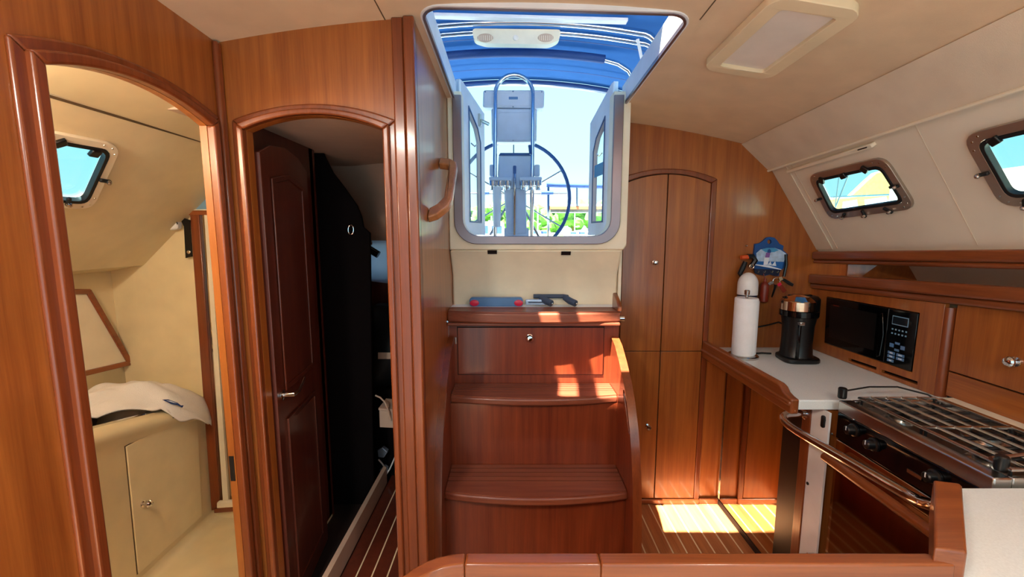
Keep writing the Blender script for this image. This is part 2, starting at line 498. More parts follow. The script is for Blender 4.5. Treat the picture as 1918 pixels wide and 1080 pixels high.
# corner boards
tr = struct('trim_4', MB().box(XC - .062, XC - .028, YD - .012, YD + .001, 0, zc(XC, YD) - .002).box(XC - .0275, XC + .004, YD - .02, YD + .012, 0, zc(XC, YD) - .002), 'solid_z',
            'tall solid cherry corner post beside the companionway steps', 'corner post', bevel=.005)
tr = struct('trim_5', MB().box(XL - .002, XL + .016, YD - .026, YD - .001, 0, zc(XL, YD) - .002), 'solid_z', 'solid cherry corner fillet between the two doorways', 'corner post', bevel=.008, seg=3)

# --- companionway side wall
outer = [(YD + .01, 0), (2.02, 0), (2.02, zc(XC, 2.02)), (YD + .01, zc(XC, YD))]
struct('wall_companionway_side', MB().plate(outer, [], lambda Y, z: (XC, Y, z), (-.03, 0, 0)), 'veneer', 'glossy cherry side wall of the companionway carrying a grab handle', 'wall')

# --- moulded companionway surround, cream
YW = 1.92
OX0, OX1, OZ = -.217, .436, 1.443
def uloop(x0, x1, z0, top, r=.075, n=7):
    return [(x0, top)] + [(x0 + r - r * math.cos(t), z0 + r - r * math.sin(t)) for t in [PI / 2 * k / n for k in range(n + 1)]] + [(x1 - r + r * math.sin(t), z0 + r - r * math.cos(t)) for t in [PI / 2 * k / n for k in range(n + 1)]] + [(x1, top)]
TOP = 2.06
ZL = onY(1165, 468, YW).z
cw = thing('wall_companionway', (.12, YW, 1.12), 'cream moulded surround below and beside the open companionway', 'wall', kind='structure')
outer = uloop(OX0, OX1, OZ, TOP) + [(.512, TOP), (.512, ZL + .02), (.50, ZL), (XC, ZL), (XC, TOP)]
put('surround', MB().plate(outer, [], lambda X, z: (X, YW, z), (0, .08, 0)), 'gelcoat', cw, bevel=.006, seg=3)
put('sloped_panel', MB().prism([(XC, YW, ZL), (XC, YW + .075, ZL - .12), (XC, YW + .08, 1.10), (XC, YW + .1, 1.10), (XC, YW + .1, ZL)], (.775, 0, 0)), 'gelcoat', cw, bevel=.01, seg=3)
put('cheek', MB().box(.498, .512, YW + .07, YB, 1.1, 2.05), 'gelcoat', cw)
for px, py in ((922, 472), (1060, 474)):
    c = onY(px, py, YW + .003)
    put('label_strip', MB().obox(c, (.021, 0, 0), (0, .003, .0), (0, .005, -.0085)), 'black', cw)
# metal door frame
fo = uloop(OX0 - .038, OX1 + .042, OZ - .036, TOP - .02, .10)
fi = uloop(OX0, OX1, OZ, TOP - .02)
struct('trim_6', MB().plate(fi + fo[::-1], [], lambda X, z: (X, YW - .001, z), (0, -.014, 0)), 'frame_metal', 'brushed metal frame with round corners edging the companionway opening', 'door frame', bevel=.004)
struct('trim_7', MB().box(OX0 - .02, OX1 + .02, YW + .075, YW + .16, OZ - .05, OZ - .002), 'deck_white', 'white threshold of the companionway', 'sill', bevel=.006)

# --- aft bulkhead
CT = [(lerp(.46, XS, k / 6), zc(lerp(.46, XS, k / 6), YB)) for k in range(7)]
VB = (1.27, 1.764); BB = (1.53, 1.367)
outer = [(.46, 0), (1.9, 0), (1.9, 1.40), (1.59, 1.41), (1.33, 1.80), (XS + .05, CT[-1][1] + .02)] + CT[::-1][1:]
wa = struct('wall_aft', MB().plate(outer, [], lambda X, z: (X, YB, z), (0, .03, 0)), 'veneer', 'golden cherry veneer bulkhead behind the tall locker', 'wall')
bt = onY(1300, 933, YB).z

# --- tall locker with arched double doors
AL = (.555, .985, .03, onY(1330, 343, YB).z, .045)
tl = thing('tall_locker', (.77, YB, 0), 'tall golden cherry locker with arched double doors beside the steps', 'locker')
inn = archpath(*AL); out = archpath(AL[0] - .028, AL[1] + .028, 0, AL[3] + .02, AL[4] + .004)
for (a, b, nm) in ((0, 2, 'jamb'), (1, 18, 'arch_head'), (17, 19, 'jamb')):
    put(nm, MB().prism([Vector((p[0], YB - .0005, p[1])) for p in inn[a:b] + out[a:b][::-1]], (0, -.016, 0)), 'solid_z', tl, bevel=.005, seg=3)
put('back_panel', MB().plate(inn, [], lambda X, z: (X, YB - .0005, z), (0, -.003, 0)), 'groove', tl)
xs = .77; zs = onY(1240, 656, YB).z
def topz(X):
    u0, u1, v0, vs, r = AL; L = (u1 - u0) / 2; R = (L * L + r * r) / (2 * r); return vs + r - R + math.sqrt(R * R - (X - (u0 + u1) / 2) ** 2)
for (x0, x1, up, kn) in ((AL[0], xs, 1, (1226, 491)), (xs, AL[1], 1, None), (AL[0], xs, 0, (1213, 797)), (xs, AL[1], 0, None)):
    a, b = x0 + .0025, x1 - .0025
    if up: pl = [(a, zs + .002), (b, zs + .002)] + [(lerp(b, a, k / 8), topz(lerp(b, a, k / 8)) - .004) for k in range(9)]
    else: pl = [(a, .034), (b, .034), (b, zs - .002), (a, zs - .002)]
    d = put('door', MB().prism([(p[0], YB - .003, p[1]) for p in pl], (0, -.012, 0)), 'veneer', tl, bevel=.0015)
    if kn:
        c = onY(*kn, YB - .015); knob(d, (c.x, YB - .015, c.z), (0, -1, 0), .013)
put('sill', MB().box(AL[0] - .03, AL[1] + .03, YB - .022, YB - .0005, .0, .03), 'solid_x', tl, bevel=.006)
struct('baseboard_aft', MB().box(1.015, 1.118, YB - .018, YB - .0005, 0, .03), 'solid_x', 'short cherry skirting right of the tall locker', 'skirting', bevel=.004)

# --- starboard side: valance and slanted cabin side with portlights
def sV(Y): return Vector((1.27, Y, 1.764 + .045 * (2.15 - Y)))
def sB(Y): return Vector((1.53, Y, 1.367 + .05 * (2.15 - Y)))
SL = (Vector((.26, 0, -.397))).length
struct('wall_starboard_valance', MB().grid(lambda a, b: (cpt(XS, lerp(YF, YB, a)) - Vector((0, 0, .004))).lerp(sV(lerp(YF, YB, a)), b), 10, 3, (.02, 0, .012)), 'headliner_side',
       'pale padded valance running along the top of the starboard side', 'wall panel')
struct('trim_8', MB().tube([sV(lerp(YF, YB, k / 8)) + Vector((-.002, 0, -.001)) for k in range(9)], .006, 8), 'plastic_cream', 'thin cream piping under the starboard valance', 'piping')
sn = (sB(2.0) - sV(2.0)).cross(Vector((0, 1, -.047))).normalized()
if sn.x > 0: sn = -sn                       # points inboard
IN = .018
def fS(Y, s): return sV(Y).lerp(sB(Y), s / SL) - sn * IN
def inv_s(x, y):
    p = onP(x, y, sV(1.8) - sn * IN, sn); return (p.y, (p.x + sn.x * IN - 1.27) / .26 * SL)
port1 = [inv_s(*p) for p in ((1516, 326), (1660, 290), (1722, 388), (1558, 409))]
port2 = [inv_s(*p) for p in ((1806, 250), (1985, 203), (2060, 372), (1882, 386))]
def rq(quad, d, r): return roundpoly(inset(quad, d), max(r - d * .6, .014))
ho1, ho2 = rq(port1, .016, .05), rq(port2, .016, .06)
outer = [(YF, -.03), (YB, -.03), (YB, SL + .035), (YF, SL + .035)]
ws = struct('wall_starboard', MB().plate(outer, [ho1, ho2], fS, -sn * .02), 'vinyl', 'cream vinyl slanted starboard cabin side pierced by portlights', 'wall')
for yy in (2.03, 1.42):
    put('panel_seam', MB().prism([fS(yy, 0) + sn * .0006, fS(yy + .003, 0) + sn * .0006, fS(yy + .003, SL) + sn * .0006, fS(yy, SL) + sn * .0006], sn * .001), 'headliner_side', ws)
put('corner_strip', MB().prism([fS(YB - .002, -.01) + sn * .001, fS(2.06, -.01) + sn * .001, fS(2.06, SL) + sn * .001, fS(YB - .002, SL) + sn * .001], sn * .004), 'headliner_side', ws)
def portlight(name, quad, fn, nrm, lab, dogs, hinges, mat='port_metal', w=.028, r=.05):
    q = rq(quad, 0, r)
    p0 = Vector(fn(*q[0])); t = thing(name, p0, lab, 'portlight', kind='structure')
    put('frame', MB().plate(q, [rq(quad, w, r)], lambda u, v: Vector(fn(u, v)) + nrm * .0005, nrm * .012), mat, t, bevel=.004, seg=3)
    g0, g1 = rq(quad, w + .001, r), rq(quad, w + .012, r)
    put('gasket', MB().plate(g0, [g1], lambda u, v: Vector(fn(u, v)) - nrm * .004, nrm * .018), 'black_rubber', t, bevel=.003)
    put('pane', MB().plate(rq(quad, w + .004, r), [], lambda u, v: Vector(fn(u, v)) - nrm * .012, -nrm * .004), 'port_glass', t, smooth=False)
    cu = sum(p[0] for p in q) / len(q); cv = sum(p[1] for p in q) / len(q)
    for (u, v) in dogs:
        c = Vector(fn(u, v)); d = (Vector(fn(cu, cv)) - c).normalized()
        dg = put('latch', MB().bar(c + nrm * .016 - d * .014, c + nrm * .016 + d * .022, .011, .010, nrm), 'black_rubber', t, bevel=.003)
        put('latch_knob', MB().lathe(c + nrm * .018 - d * .004, [(.007, 0), (.007, .008), (.004, .011)], 10, nrm), 'steel', dg)
    for (u, v) in hinges:
        c = Vector(fn(u, v)); d = (Vector(fn(cu, cv)) - c).normalized(); sdv = d.cross(nrm)
        put('hinge', MB().obox(c + nrm * .015 + d * .004, sdv * .014, d * .012, nrm * .006), 'black', t, bevel=.003)
    for k in range(0, len(q), max(1, len(q) // 10)):
        p = rq(quad, w * .45, r)[k]
        put('screw', MB().lathe(Vector(fn(*p)) + nrm * .012, [(.0035, 0), (.003, .0015)], 8, nrm), 'steel', t)
    return t
portlight('window_1', port1, fS, sn, 'small bronze-framed portlight nearest the bulkhead, tan canvas showing through it',
          [inv_s(*p) for p in ((1585, 402), (1625, 398), (1672, 391), (1538, 370), (1684, 345))], [inv_s(*p) for p in ((1543, 334), (1584, 324), (1626, 312))])
portlight('window_2', port2, fS, sn, 'larger grey-framed portlight above the shelf filled with clear sky',
          [inv_s(*p) for p in ((1846, 322), (1930, 380))], [inv_s(*p) for p in ((1870, 256), (1950, 236))])
# curtain track under the valance
a, b = fS(2.06, .035) + sn * .008, fS(1.58, .03) + sn * .008
ct = put('curtain_track', MB().bar(a, b, .016, .02, sn), 'plastic_cream', None, 'cream curtain track above the bronze-framed portlight', 'curtain track', bevel=.004)
put('end_slot', MB().bar(fS(1.60, .03) + sn * .019, fS(1.64, .03) + sn * .019, .004, .003, sn), 'groove', ct)

# --- upper shelf rails and open locker
def rail(name, label, X, z0, z1, Y0, Y1, d, mat='solid_y', sheer=.047):
    mb = MB(); P = []
    for Y in (Y0, Y1):
        dz = sheer * (2.15 - Y); P.append([(X - d, Y, z0 + dz), (X + .02, Y, z0 + dz), (X + .02, Y, z1 + dz), (X - d, Y, z1 + dz)])
    mb.add(P[0] + P[1], [(0, 1, 2, 3), (7, 6, 5, 4)] + [(i, (i + 1) % 4, 4 + (i + 1) % 4, 4 + i) for i in range(4)])
    return struct(name, mb, mat, label, 'shelf rail', bevel=.009, seg=3)
XF = 1.53
rail('trim_9', 'slim cherry rail edging the shelf under the portlights', XF, 1.325, 1.366, YF, YB - .001, .012)
rail('trim_10', 'slim cherry bead below the upper shelf rail', XF, 1.305, 1.3245, YF, YB - .001, .004)
rail('trim_11', 'thick cherry fiddle rail above the microwave', XF, 1.205, 1.252, YF, YB - .001, .02)
rail('trim_12', 'narrow cherry moulding directly above the microwave cabinet', XF, 1.178, 1.2045, YF, YB - .001, .008)
lk = thing('wall_locker', (1.7, 1.2, 1.2), 'open side locker recess between the two starboard rails', 'locker recess', kind='structure')
put('shelf_board', MB().prism([(XF + .022, YF, 1.19 + .13), (1.86, YF, 1.19 + .13), (1.86, YB - .001, 1.19), (XF + .022, YB - .001, 1.19)], (0, 0, .012)), 'veneer_y', lk)
put('hull_liner', MB().grid(lambda a, b: (lerp(1.80, 1.66, b), lerp(YF, 1.86, a), lerp(1.20, 1.40, b) + .047 * (2.15 - lerp(YF, 1.86, a))), 6, 4, (.012, 0, 0)), 'vinyl', lk)
put('end_partition', MB().prism([(1.552, 1.97, 1.205), (1.80, 1.86, 1.215), (1.70, 1.86, 1.40), (1.552, 1.97, 1.375)], (0, .012, 0)), 'veneer', lk)
put('top_board', MB().prism([(1.545, YF, 1.352 + .047 * 2.85), (1.86, YF, 1.45 + .047 * 2.85), (1.86, YB - .001, 1.45), (1.545, YB - .001, 1.352)], (0, 0, .01)), 'vinyl', lk)
struct('wall_hull_starboard', MB().box(1.88, 1.91, YF, YB, 0, 1.7), 'vinyl', 'hidden hull side behind the galley lockers', 'wall')

# --- forward end of the modelled galley stays open to the saloon (behind the viewer)

# ================================================================ COMPANIONWAY STEPS
SX0, SX1 = -.255, .437
st = thing('companionway_steps', (.09, 1.6, 0), 'mahogany companionway steps with curved sides and a drawer', 'steps')
prof = [(1.89, 1.0), (1.83, 1.0), (1.765, .98), (1.69, .935), (1.61, .875), (1.555, .815), (1.505, .735), (1.47, .65), (1.445, .56), (1.425, .44), (1.412, .31), (1.405, .15), (1.40, 0), (1.89, 0)]
def slot(p, q, r, n=6):
    p, q = Vector(p), Vector(q); d = (q - p).normalized(); a = math.atan2(d.y, d.x)
    return [(p.x + r * math.cos(a + PI / 2 + PI * k / n), p.y + r * math.sin(a + PI / 2 + PI * k / n)) for k in range(n + 1)] + [(q.x + r * math.cos(a - PI / 2 + PI * k / n), q.y + r * math.sin(a - PI / 2 + PI * k / n)) for k in range(n + 1)]
for X, d in ((SX0, -.024), (SX1, .028)):
    sg = put('stringer', MB().plate(prof, [slot((1.605, .835), (1.52, .72), .011)], lambda Y, z: (X, Y, z), (d, 0, 0)), 'mahogany_z', st, bevel=.006, seg=3)
    cap = [Vector(p) for p in prof[1:-1]]; off = []
    for i in range(len(cap)):
        tg = (cap[min(i + 1, len(cap) - 1)] - cap[max(i - 1, 0)]).normalized(); nn = Vector((tg.y, -tg.x)); nn = nn if nn.x < 0 or nn.y > 0 else -nn
        off.append(cap[i] + nn * .005)
    mb = MB().prism([(X + min(d, 0) - .002, p.x, p.y) for p in cap + off[::-1]], (abs(d) + .004, 0, 0))
    put('edge_band', mb, 'solid_z', sg, ang=50)
def tread(z, yb, yf, bow, x0, x1, nslat, thick, boardw=None):
    n = 12
    fr = [(lerp(x0, x1, k / n), yf - bow * (1 - (2 * k / n - 1) ** 2)) for k in range(n + 1)]
    tr_ = put('tread', MB().prism([(x0, yb, z - thick) ] + [(p[0], p[1], z - thick) for p in fr] + [(x1, yb, z - thick)], (0, 0, thick - .004)), 'mahogany_x', st, bevel=.008, seg=3)
    w = (yb - yf) * .62 / nslat
    put('caulking', MB().box(x0 + .003, x1 - .003, yb - .004 - nslat * w - .012, yb - .003, z - .0045, z - .0022), 'groove', tr_, smooth=False)
    for k in range(nslat):
        a = yb - .004 - k * w
        put('slat', MB().box(x0 + .004, x1 - .004, a - w + .0055, a, z - .0025, z), 'mahogany_x', tr_, smooth=False)
    a = yb - .004 - nslat * w
    put('nosing_board', MB().prism([(x0 + .004, a, z - .005)] + [(min(max(p[0], x0 + .004), x1 - .004), p[1] + .007, z - .005) for p in fr] + [(x1 - .004, a, z - .005)], (0, 0, .005)), 'mahogany_x', tr_, smooth=False)
    return tr_
ZT3, ZT2, ZT1 = .487, .79, 1.124
tread(ZT3, 1.70, 1.505, .04, SX0 - .002, SX1 + .002, 4, .034)
tread(ZT2, 1.846, 1.70, .035, SX0 - .002, SX1 + .002, 4, .034)
put('riser', MB().box(SX0 - .002, SX1 + .002, 1.535, 1.55, 0, ZT3 - .035), 'mahogany_z', st)
put('riser', MB().box(SX0 - .002, SX1 + .002, 1.70, 1.715, ZT3 - .03, ZT2 - .035), 'mahogany_z', st)
dp = 1.848
put('face_panel', MB().box(XC + .001, SX1 + .034, dp, dp + .015, ZT2 - .03, ZT1 - .062), 'mahogany_z', st)
a, b = onY(857, 613, dp - .006), onY(1129, 701, dp - .006)
put('drawer_gap', MB().box(a.x - .003, b.x + .003, dp - .0012, dp - .0002, b.z - .003, a.z + .003), 'groove', st)
dr = put('drawer', MB().box(a.x, b.x, dp - .006, dp - .0015, b.z, a.z), 'mahogany_z', st, bevel=.0015)
c = onY(992, 631, dp - .006); knob(dr, c, (0, -1, 0), .015)
put('hinge', MB().box(a.x - .012, a.x - .006, dp - .004, dp - .001, a.z - .075, a.z - .045), 'steel', st)
tp = tread(ZT1, 1.915, 1.812, .038, XC, .472, 4, .05)
put('moulding', MB().box(XC + .001, .466, 1.80, 1.83, ZT1 - .064, ZT1 - .05), 'mahogany_x', st, bevel=.004)
put('side_panel', MB().box(.458, .472, dp + .0155, YB - .001, 0, ZT1 - .052), 'mahogany_z', st)
put('back_ledge', MB().box(XC + .001, .495, 1.916, 1.995, ZT1 - .05, ZT1 - .002), 'plastic_white', st)
mbx = [onY(1125, 590, 1.87), onY(1123, 568, 1.87), onY(1127, 553, 1.87), onY(1132, 552, 1.87), onY(1150, 566, 1.84), onY(1158, 575, 1.82), onY(1158, 598, 1.82)]
put('end_fiddle', MB().prism([(.452, 1.905, ZT1), (.452, 1.905, 1.165), (.452, 1.90, 1.19), (.452, 1.89, 1.192), (.452, 1.83, 1.168), (.452, 1.795, 1.145), (.452, 1.795, ZT1)], (.018, 0, 0)), 'solid_y', st, bevel=.004)
put('rub_strip', MB().tube([(.46, 1.80, ZT1 - .03), (.48, 1.80, ZT1 - .03)], .012, 12), 'chrome', st)

# things on the top step
g = thing('gadget_case', (-.07, 1.955, ZT1 - .002), 'slate blue rounded case with two red end pads on the top step', 'case')
zz = ZT1 - .002
put('body', MB().prism([(p[0], 1.935, p[1]) for p in rrect(-.195, .05, zz, zz + .04, .012)], (0, .04, 0)), 'slate_blue', g, bevel=.004)
for xx, w in ((-.172, .021), (.03, .02)):
    put('end_pad', MB().lathe((xx, 1.9335, zz + .017), [(.016, 0), (.016, .003), (.012, .005)], 18, (0, -1, 0), w / .016, .9), 'red', g)
g = thing('winch_handle', (.2, 1.955, zz), 'folded handle with dark ribbed grips and silver arm on the top step', 'winch handle')
put('arm', MB().box(.062, .18, 1.94, 1.955, zz + .006, zz + .032), 'silver_blue', g, bevel=.003)
put('arm_slot', MB().box(.075, .15, 1.938, 1.94, zz + .016, zz + .022), 'grip_grey', g)
put('crossbar', MB().tube([(.10, 1.975, zz + .042), (.24, 1.975, zz + .042), (.26, 1.965, zz + .04)], .010, 10), 'grip_grey', g)
for x0, y0 in ((.135, 1.962), (.245, 1.962)):
    gp = put('grip', MB().tube([(x0, y0, zz + .038), (x0 + .02, y0 - .022, zz + .026), (x0 + .045, y0 - .045, zz + .017)], [.014, .016, .015], 14), 'grip_grey', g)
    put('grip_cap', MB().ball((x0 + .0475, y0 - .047, zz + .016), .006), 'steel', gp)

# grab handle on the side wall
gh = thing('grab_handle', (XC, 1.55, 1.5), 'varnished wooden grab handle on the companionway side wall', 'grab handle')
pts = [onX(824, 303, XC + .002), onX(838, 299, -.245), onX(849, 305, -.222), onX(850, 330, -.219), onX(846, 372, -.222), onX(834, 398, -.235), onX(818, 407, -.255), onX(800, 408, XC + .002)]
T0, B0 = onX(824, 300, XC), onX(801, 412, XC)
Lv = (B0 - T0); ln = Lv.length; Lv.normalize(); Nv = Lv.cross(Vector((1, 0, 0))).normalized()
ol = [(0, 0), (.008, .04), (.03, .066), (.06, .072), (ln - .10, .072), (ln - .06, .062), (ln - .015, .03), (ln, 0), (ln - .05, 0), (ln - .07, .022), (ln - .11, .042), (.07, .042), (.05, .034), (.042, 0)]
put('grip', MB().plate(ol, [], lambda u, w: T0 + Lv * u + Vector((w + .001, 0, 0)) - Nv * .014, Nv * .028), 'teak_y', gh, bevel=.006, seg=3)

# ================================================================ GALLEY COUNTER ALONG THE STARBOARD SIDE
ZC = .868; XM = 1.118
gc = thing('galley_counter', (1.25, 1.8, 0), 'galley base unit with a mirror-bright front panel under the white worktop', 'counter')
put('body', MB().box(XM + .004, 1.86, 1.45, YB - .001, 0, ZC - .04), 'veneer', gc)
put('mirror_panel', MB().box(XM, XM + .004, 1.672, YB - .02, .03, ZC - .055), 'mirror_steel', gc)
put('panel_edge', MB().box(XM - .004, XM + .003, YB - .0195, YB - .010, .0, ZC - .05), 'chrome', gc)
put('toe_strip', MB().box(XM - .003, XM + .004, 1.672, YB - .02, .0, .03), 'groove', gc)
put('dark_panel', MB().box(XM - .004, XM + .004, 1.565, 1.671, .0, ZC - .05), 'black', gc)
put('post', MB().box(XM - .006, XM + .004, 1.518, 1.564, .0, ZC - .045), 'solid_z', gc, bevel=.003)
wp = put('white_panel', MB().box(XM - .003, XM + .004, 1.432, 1.517, .03, ZC - .04), 'plastic_white', gc)
for z, y in ((.795, 1.452), (.52, 1.505), (.22, 1.505)):
    put('fastener', MB().lathe((XM - .003, y, z), [(.006, 0), (.006, .003), (.003, .005)], 10, (-1, 0, 0)), 'black', wp)
put('catch', MB().prism([(XM - .003, p[0], p[1]) for p in rrect(1.446, 1.462, .765, .81, .007)], (-.008, 0, 0)), 'black', wp, bevel=.002)
put('pin', MB().tube([(XM - .003, 1.44, .28), (XM - .028, 1.44, .28)], .006, 10), 'chrome', wp)
put('tray', MB().box(XM - .05, XM + .3, 1.30, 1.44, .012, .03), 'plastic_white', gc)
wt = put('worktop', MB().prism([(1.0, YB - .001, ZC - .036), (1.0, 1.47, ZC - .036), (1.02, 1.45, ZC - .036), (1.86, 1.45, ZC - .036), (1.86, YB - .001, ZC - .036)], (0, 0, .036)), 'counter', None,
         'white speckled worktop along the starboard galley under the coffee machine', 'worktop', bevel=.004)
# wooden fiddle with a scrolled end
f = [(YB - .002, ZC - .05), (1.445, ZC - .05), (1.445, ZC + .005), (1.47, ZC + .008), (1.495, ZC + .016), (1.51, ZC + .03), (1.53, ZC + .036), (YB - .002, ZC + .036)]
put('fiddle_rail', MB().prism([(.985, p[0], p[1]) for p in f], (.03, 0, 0)).box(.978, 1.0, 1.447, YB - .002, ZC - .02, ZC - .004), 'solid_y', None, 'varnished wooden fiddle with a scrolled end along the galley worktop', 'fiddle rail', bevel=.006, seg=3)

# --- cabinets under the side rail: microwave housing and drawer-fronted locker
XK = 1.535
def zz_(z, Y): return z + .047 * (2.15 - Y)
mc = thing('microwave_cabinet', (1.6, 1.8, ZC), 'cherry cabinet housing the built-in microwave', 'cabinet')
yL, yR = YB - .002, 1.495
m0, m1, m2, m3 = onX(1549, 556, XK), onX(1721, 587, XK), onX(1707, 695, XK), onX(1545, 641, XK)
hole = inset([(m0.y, m0.z), (m1.y, m1.z), (m2.y, m2.z), (m3.y, m3.z)], -.003)
vents = []
for (a, b) in (((1531, 653), (1578, 668)), ((1588, 672), (1641, 690)), ((1650, 694), (1718, 717))):
    p, q = onX(*a, XK), onX(*b, XK); vents.append([(p.y, p.z - .006), (q.y, q.z - .006), (q.y, q.z + .006), (p.y, p.z + .006)])
vents = vents[1:]
outer = [(yL, ZC + .001), (yR, ZC + .001), (yR, zz_(1.176, yR)), (yL, zz_(1.176, yL))]
put('front', MB().plate(outer, [hole] + vents, lambda Y, z: (XK, Y, z), (.018, 0, 0)), 'veneer', mc, bevel=.0015)
put('vent_backing', MB().box(XK + .03, XK + .034, yR, yL, ZC, ZC + .08), 'groove', mc)
put('corner_stile', MB().prism([(XK + .0 + .018 * (1 - math.cos(t)), yR - .001 - .018 * math.sin(t), ZC + .001) for t in [PI / 2 * k / 6 for k in range(7)]] + [(XK + .03, yR - .019, ZC + .001), (XK + .03, yR, ZC + .001)], (0, 0, .325)), 'solid_z', mc)
mw = thing('microwave', (1.6, 1.83, 1.0), 'black built-in microwave oven with a keypad', 'microwave')
quad = [(m0.y, m0.z), (m1.y, m1.z), (m2.y, m2.z), (m3.y, m3.z)]
def FM(u, v):                              # u along the face away from the bulkhead, v down
    a = Vector(quad[0]).lerp(Vector(quad[1]), u); b = Vector(quad[3]).lerp(Vector(quad[2]), u); return a.lerp(b, v)
def mwp(us, vs, off): return [(XK - off, FM(u, v).x, FM(u, v).y) for u, v in zip(us, vs)]
put('body', MB().prism([(XK + .004, FM(*p).x, FM(*p).y) for p in ((0, 0), (1, 0), (1, 1), (0, 1))], (.25, 0, 0)), 'black', mw)
dr = put('door', MB().prism(mwp((.0, .735, .735, .0), (0, 0, 1, 1), .003), (.0065, 0, 0)), 'black_gloss', mw, bevel=.002)
put('window', MB().prism(mwp((.06, .62, .62, .06), (.14, .14, .84, .84), .0036), (.001, 0, 0)), 'black', dr)
put('logo', MB().prism(mwp((.10, .18, .18, .10), (.135, .135, .155, .155), .0042), (.0005, 0, 0)), 'rust_red', dr)
put('door_grip', MB().prism(mwp((.665, .69, .715, .70, .665), (.12, .10, .5, .9, .94), .008), (.004, 0, 0)), 'black_gloss', dr, bevel=.002)
kp = put('control_panel', MB().prism(mwp((.74, 1, 1, .74), (0, 0, 1, 1), .003), (.0065, 0, 0)), 'black_gloss', mw, bevel=.002)
put('display', MB().prism(mwp((.78, .93, .93, .78), (.11, .11, .27, .27), .0036), (.001, 0, 0)), 'key_print', kp)
put('display_glass', MB().prism(mwp((.786, .924, .924, .786), (.125, .125, .255, .255), .0042), (.0005, 0, 0)), 'display', kp)
for j in range(2):
    for i in range(5):
        u, v = .785 + .032 * i, .34 + .075 * j
        put('number_key', MB().prism(mwp((u, u + .014, u + .014, u), (v, v, v + .026, v + .026), .0042), (.001, 0, 0)), 'key_print', kp, smooth=False)
for (u0, u1, v0, v1) in ((.78, .82, .61, .68), (.83, .875, .57, .61), (.885, .925, .61, .68), (.83, .875, .69, .73)):
    put('dial_key', MB().prism(mwp((u0, u1, u1, u0), (v0, v0, v1, v1), .0042), (.001, 0, 0)), 'slate_blue', kp, smooth=False, bevel=.0015)
for (u0, u1, v0, v1) in ((.77, .84, .76, .81), (.855, .93, .76, .81), (.77, .84, .825, .875), (.855, .93, .825, .875), (.77, .835, .90, .95)):
    put('function_key', MB().prism(mwp((u0, u1, u1, u0), (v0, v0, v1, v1), .0042), (.001, 0, 0)), 'slate_blue', kp, smooth=False, bevel=.001)
    put('key_legend', MB().prism(mwp((u0 + .02, u1 - .02, u1 - .02, u0 + .02), (v0 + .015, v0 + .015, v1 - .015, v1 - .015), .0046), (.0004, 0, 0)), 'print_white', kp, smooth=False)

sc2 = thing('stove_locker', (1.6, 1.0, ZC), 'cherry locker front behind the stove with a chrome knob', 'locker')
XK2 = 1.552
y0, y1 = 1.474, YF
zt = lambda Y: zz_(1.176, Y)
zsplit = .968
put('carcass', MB().box(XK2 + .012, XK2 + .03, y1, y0, ZC + .001, 1.20), 'groove', sc2)
dd = put('door', MB().prism([(XK2, y0 - .004, zsplit + .003), (XK2, .62, zsplit + .003), (XK2, .62, zt(.62)), (XK2, y0 - .004, zt(y0))], (.012, 0, 0)), 'veneer', sc2, bevel=.002)
c = onX(1904, 677, XK2); knob(dd, c, (-1, 0, 0), .016)
put('lower_panel', MB().prism([(XK2 + .001, y0 - .004, ZC + .012), (XK2 + .001, y1, ZC + .012), (XK2 + .001, y1, zsplit - .002), (XK2 + .001, y0 - .004, zsplit - .002)], (.011, 0, 0)), 'veneer_y', sc2, bevel=.001)
put('door', MB().prism([(XK2, .615, zsplit + .003), (XK2, y1, zsplit + .003), (XK2, y1, zt(y1)), (XK2, .615, zt(.62))], (.012, 0, 0)), 'veneer', sc2, bevel=.002)
struct('trim_13', MB().box(1.50, XK2 + .012, .2, 1.448, ZC - .05, ZC + .012), 'plastic_cream', 'cream ledge running between the stove and the locker', 'ledge', bevel=.004)

# ================================================================ STOVE
XO = 1.128; SY0, SY1 = .935, 1.415; ZS = .884
sv = thing('stove', (1.3, 1.17, .2), 'stainless gimballed stove with oven, black control panel and pan clamps', 'stove')
put('body', MB().box(XO + .02, 1.47, SY0, SY1, .16, ZS - .045), 'pan_steel', sv)
put('front_trim', MB().box(XO, XO + .045, SY0, SY1, .842, ZS), 'steel', sv, bevel=.004)
put('side_trim', MB().box(XO + .0455, 1.47, SY0, SY0 + .014, ZS - .045, ZS), 'steel', sv, bevel=.002)
put('side_trim', MB().box(XO + .0455, 1.47, SY1 - .014, SY1, ZS - .045, ZS), 'steel', sv, bevel=.002)
put('back_trim', MB().box(1.45, 1.47, SY0 + .0145, SY1 - .0145, ZS - .045, ZS + .012), 'steel', sv, bevel=.002)
put('drip_pan', MB().box(XO + .0455, 1.4495, SY0 + .0145, SY1 - .0145, ZS - .044, ZS - .022), 'pan_steel', sv)
cp = put('control_panel', MB().box(XO + .002, XO + .02, SY0, SY1, .748, .8415), 'black_gloss', sv, bevel=.002)
for (px, py) in ((1600, 805), (1637, 832), (1752, 893)):
    c = onX(px, py, XO)
    kb = put('burner_knob', MB().lathe((XO + .001, c.y, c.z), [(.021, 0), (.021, .006), (.016, .009), (.014, .026), (.011, .029)], 20, (-1, 0, 0)), 'black', cp)
    put('pointer', MB().box(XO - .0285, XO - .027, c.y - .0015, c.y + .0015, c.z, c.z + .013), 'plastic_white', kb)
for (px, py) in ((1558, 812), (1598, 785)):
    c = onX(px, py, XO); put('screw', MB().lathe((XO + .0015, c.y, c.z), [(.004, 0), (.003, .003)], 8, (-1, 0, 0)), 'steel', cp)
c = onX(1712, 888, XO)
put('badge', MB().obox((XO + .001, c.y, c.z), (0, -.022, 0), (0, 0, .005), (.0012, 0, 0)), 'steel', cp)
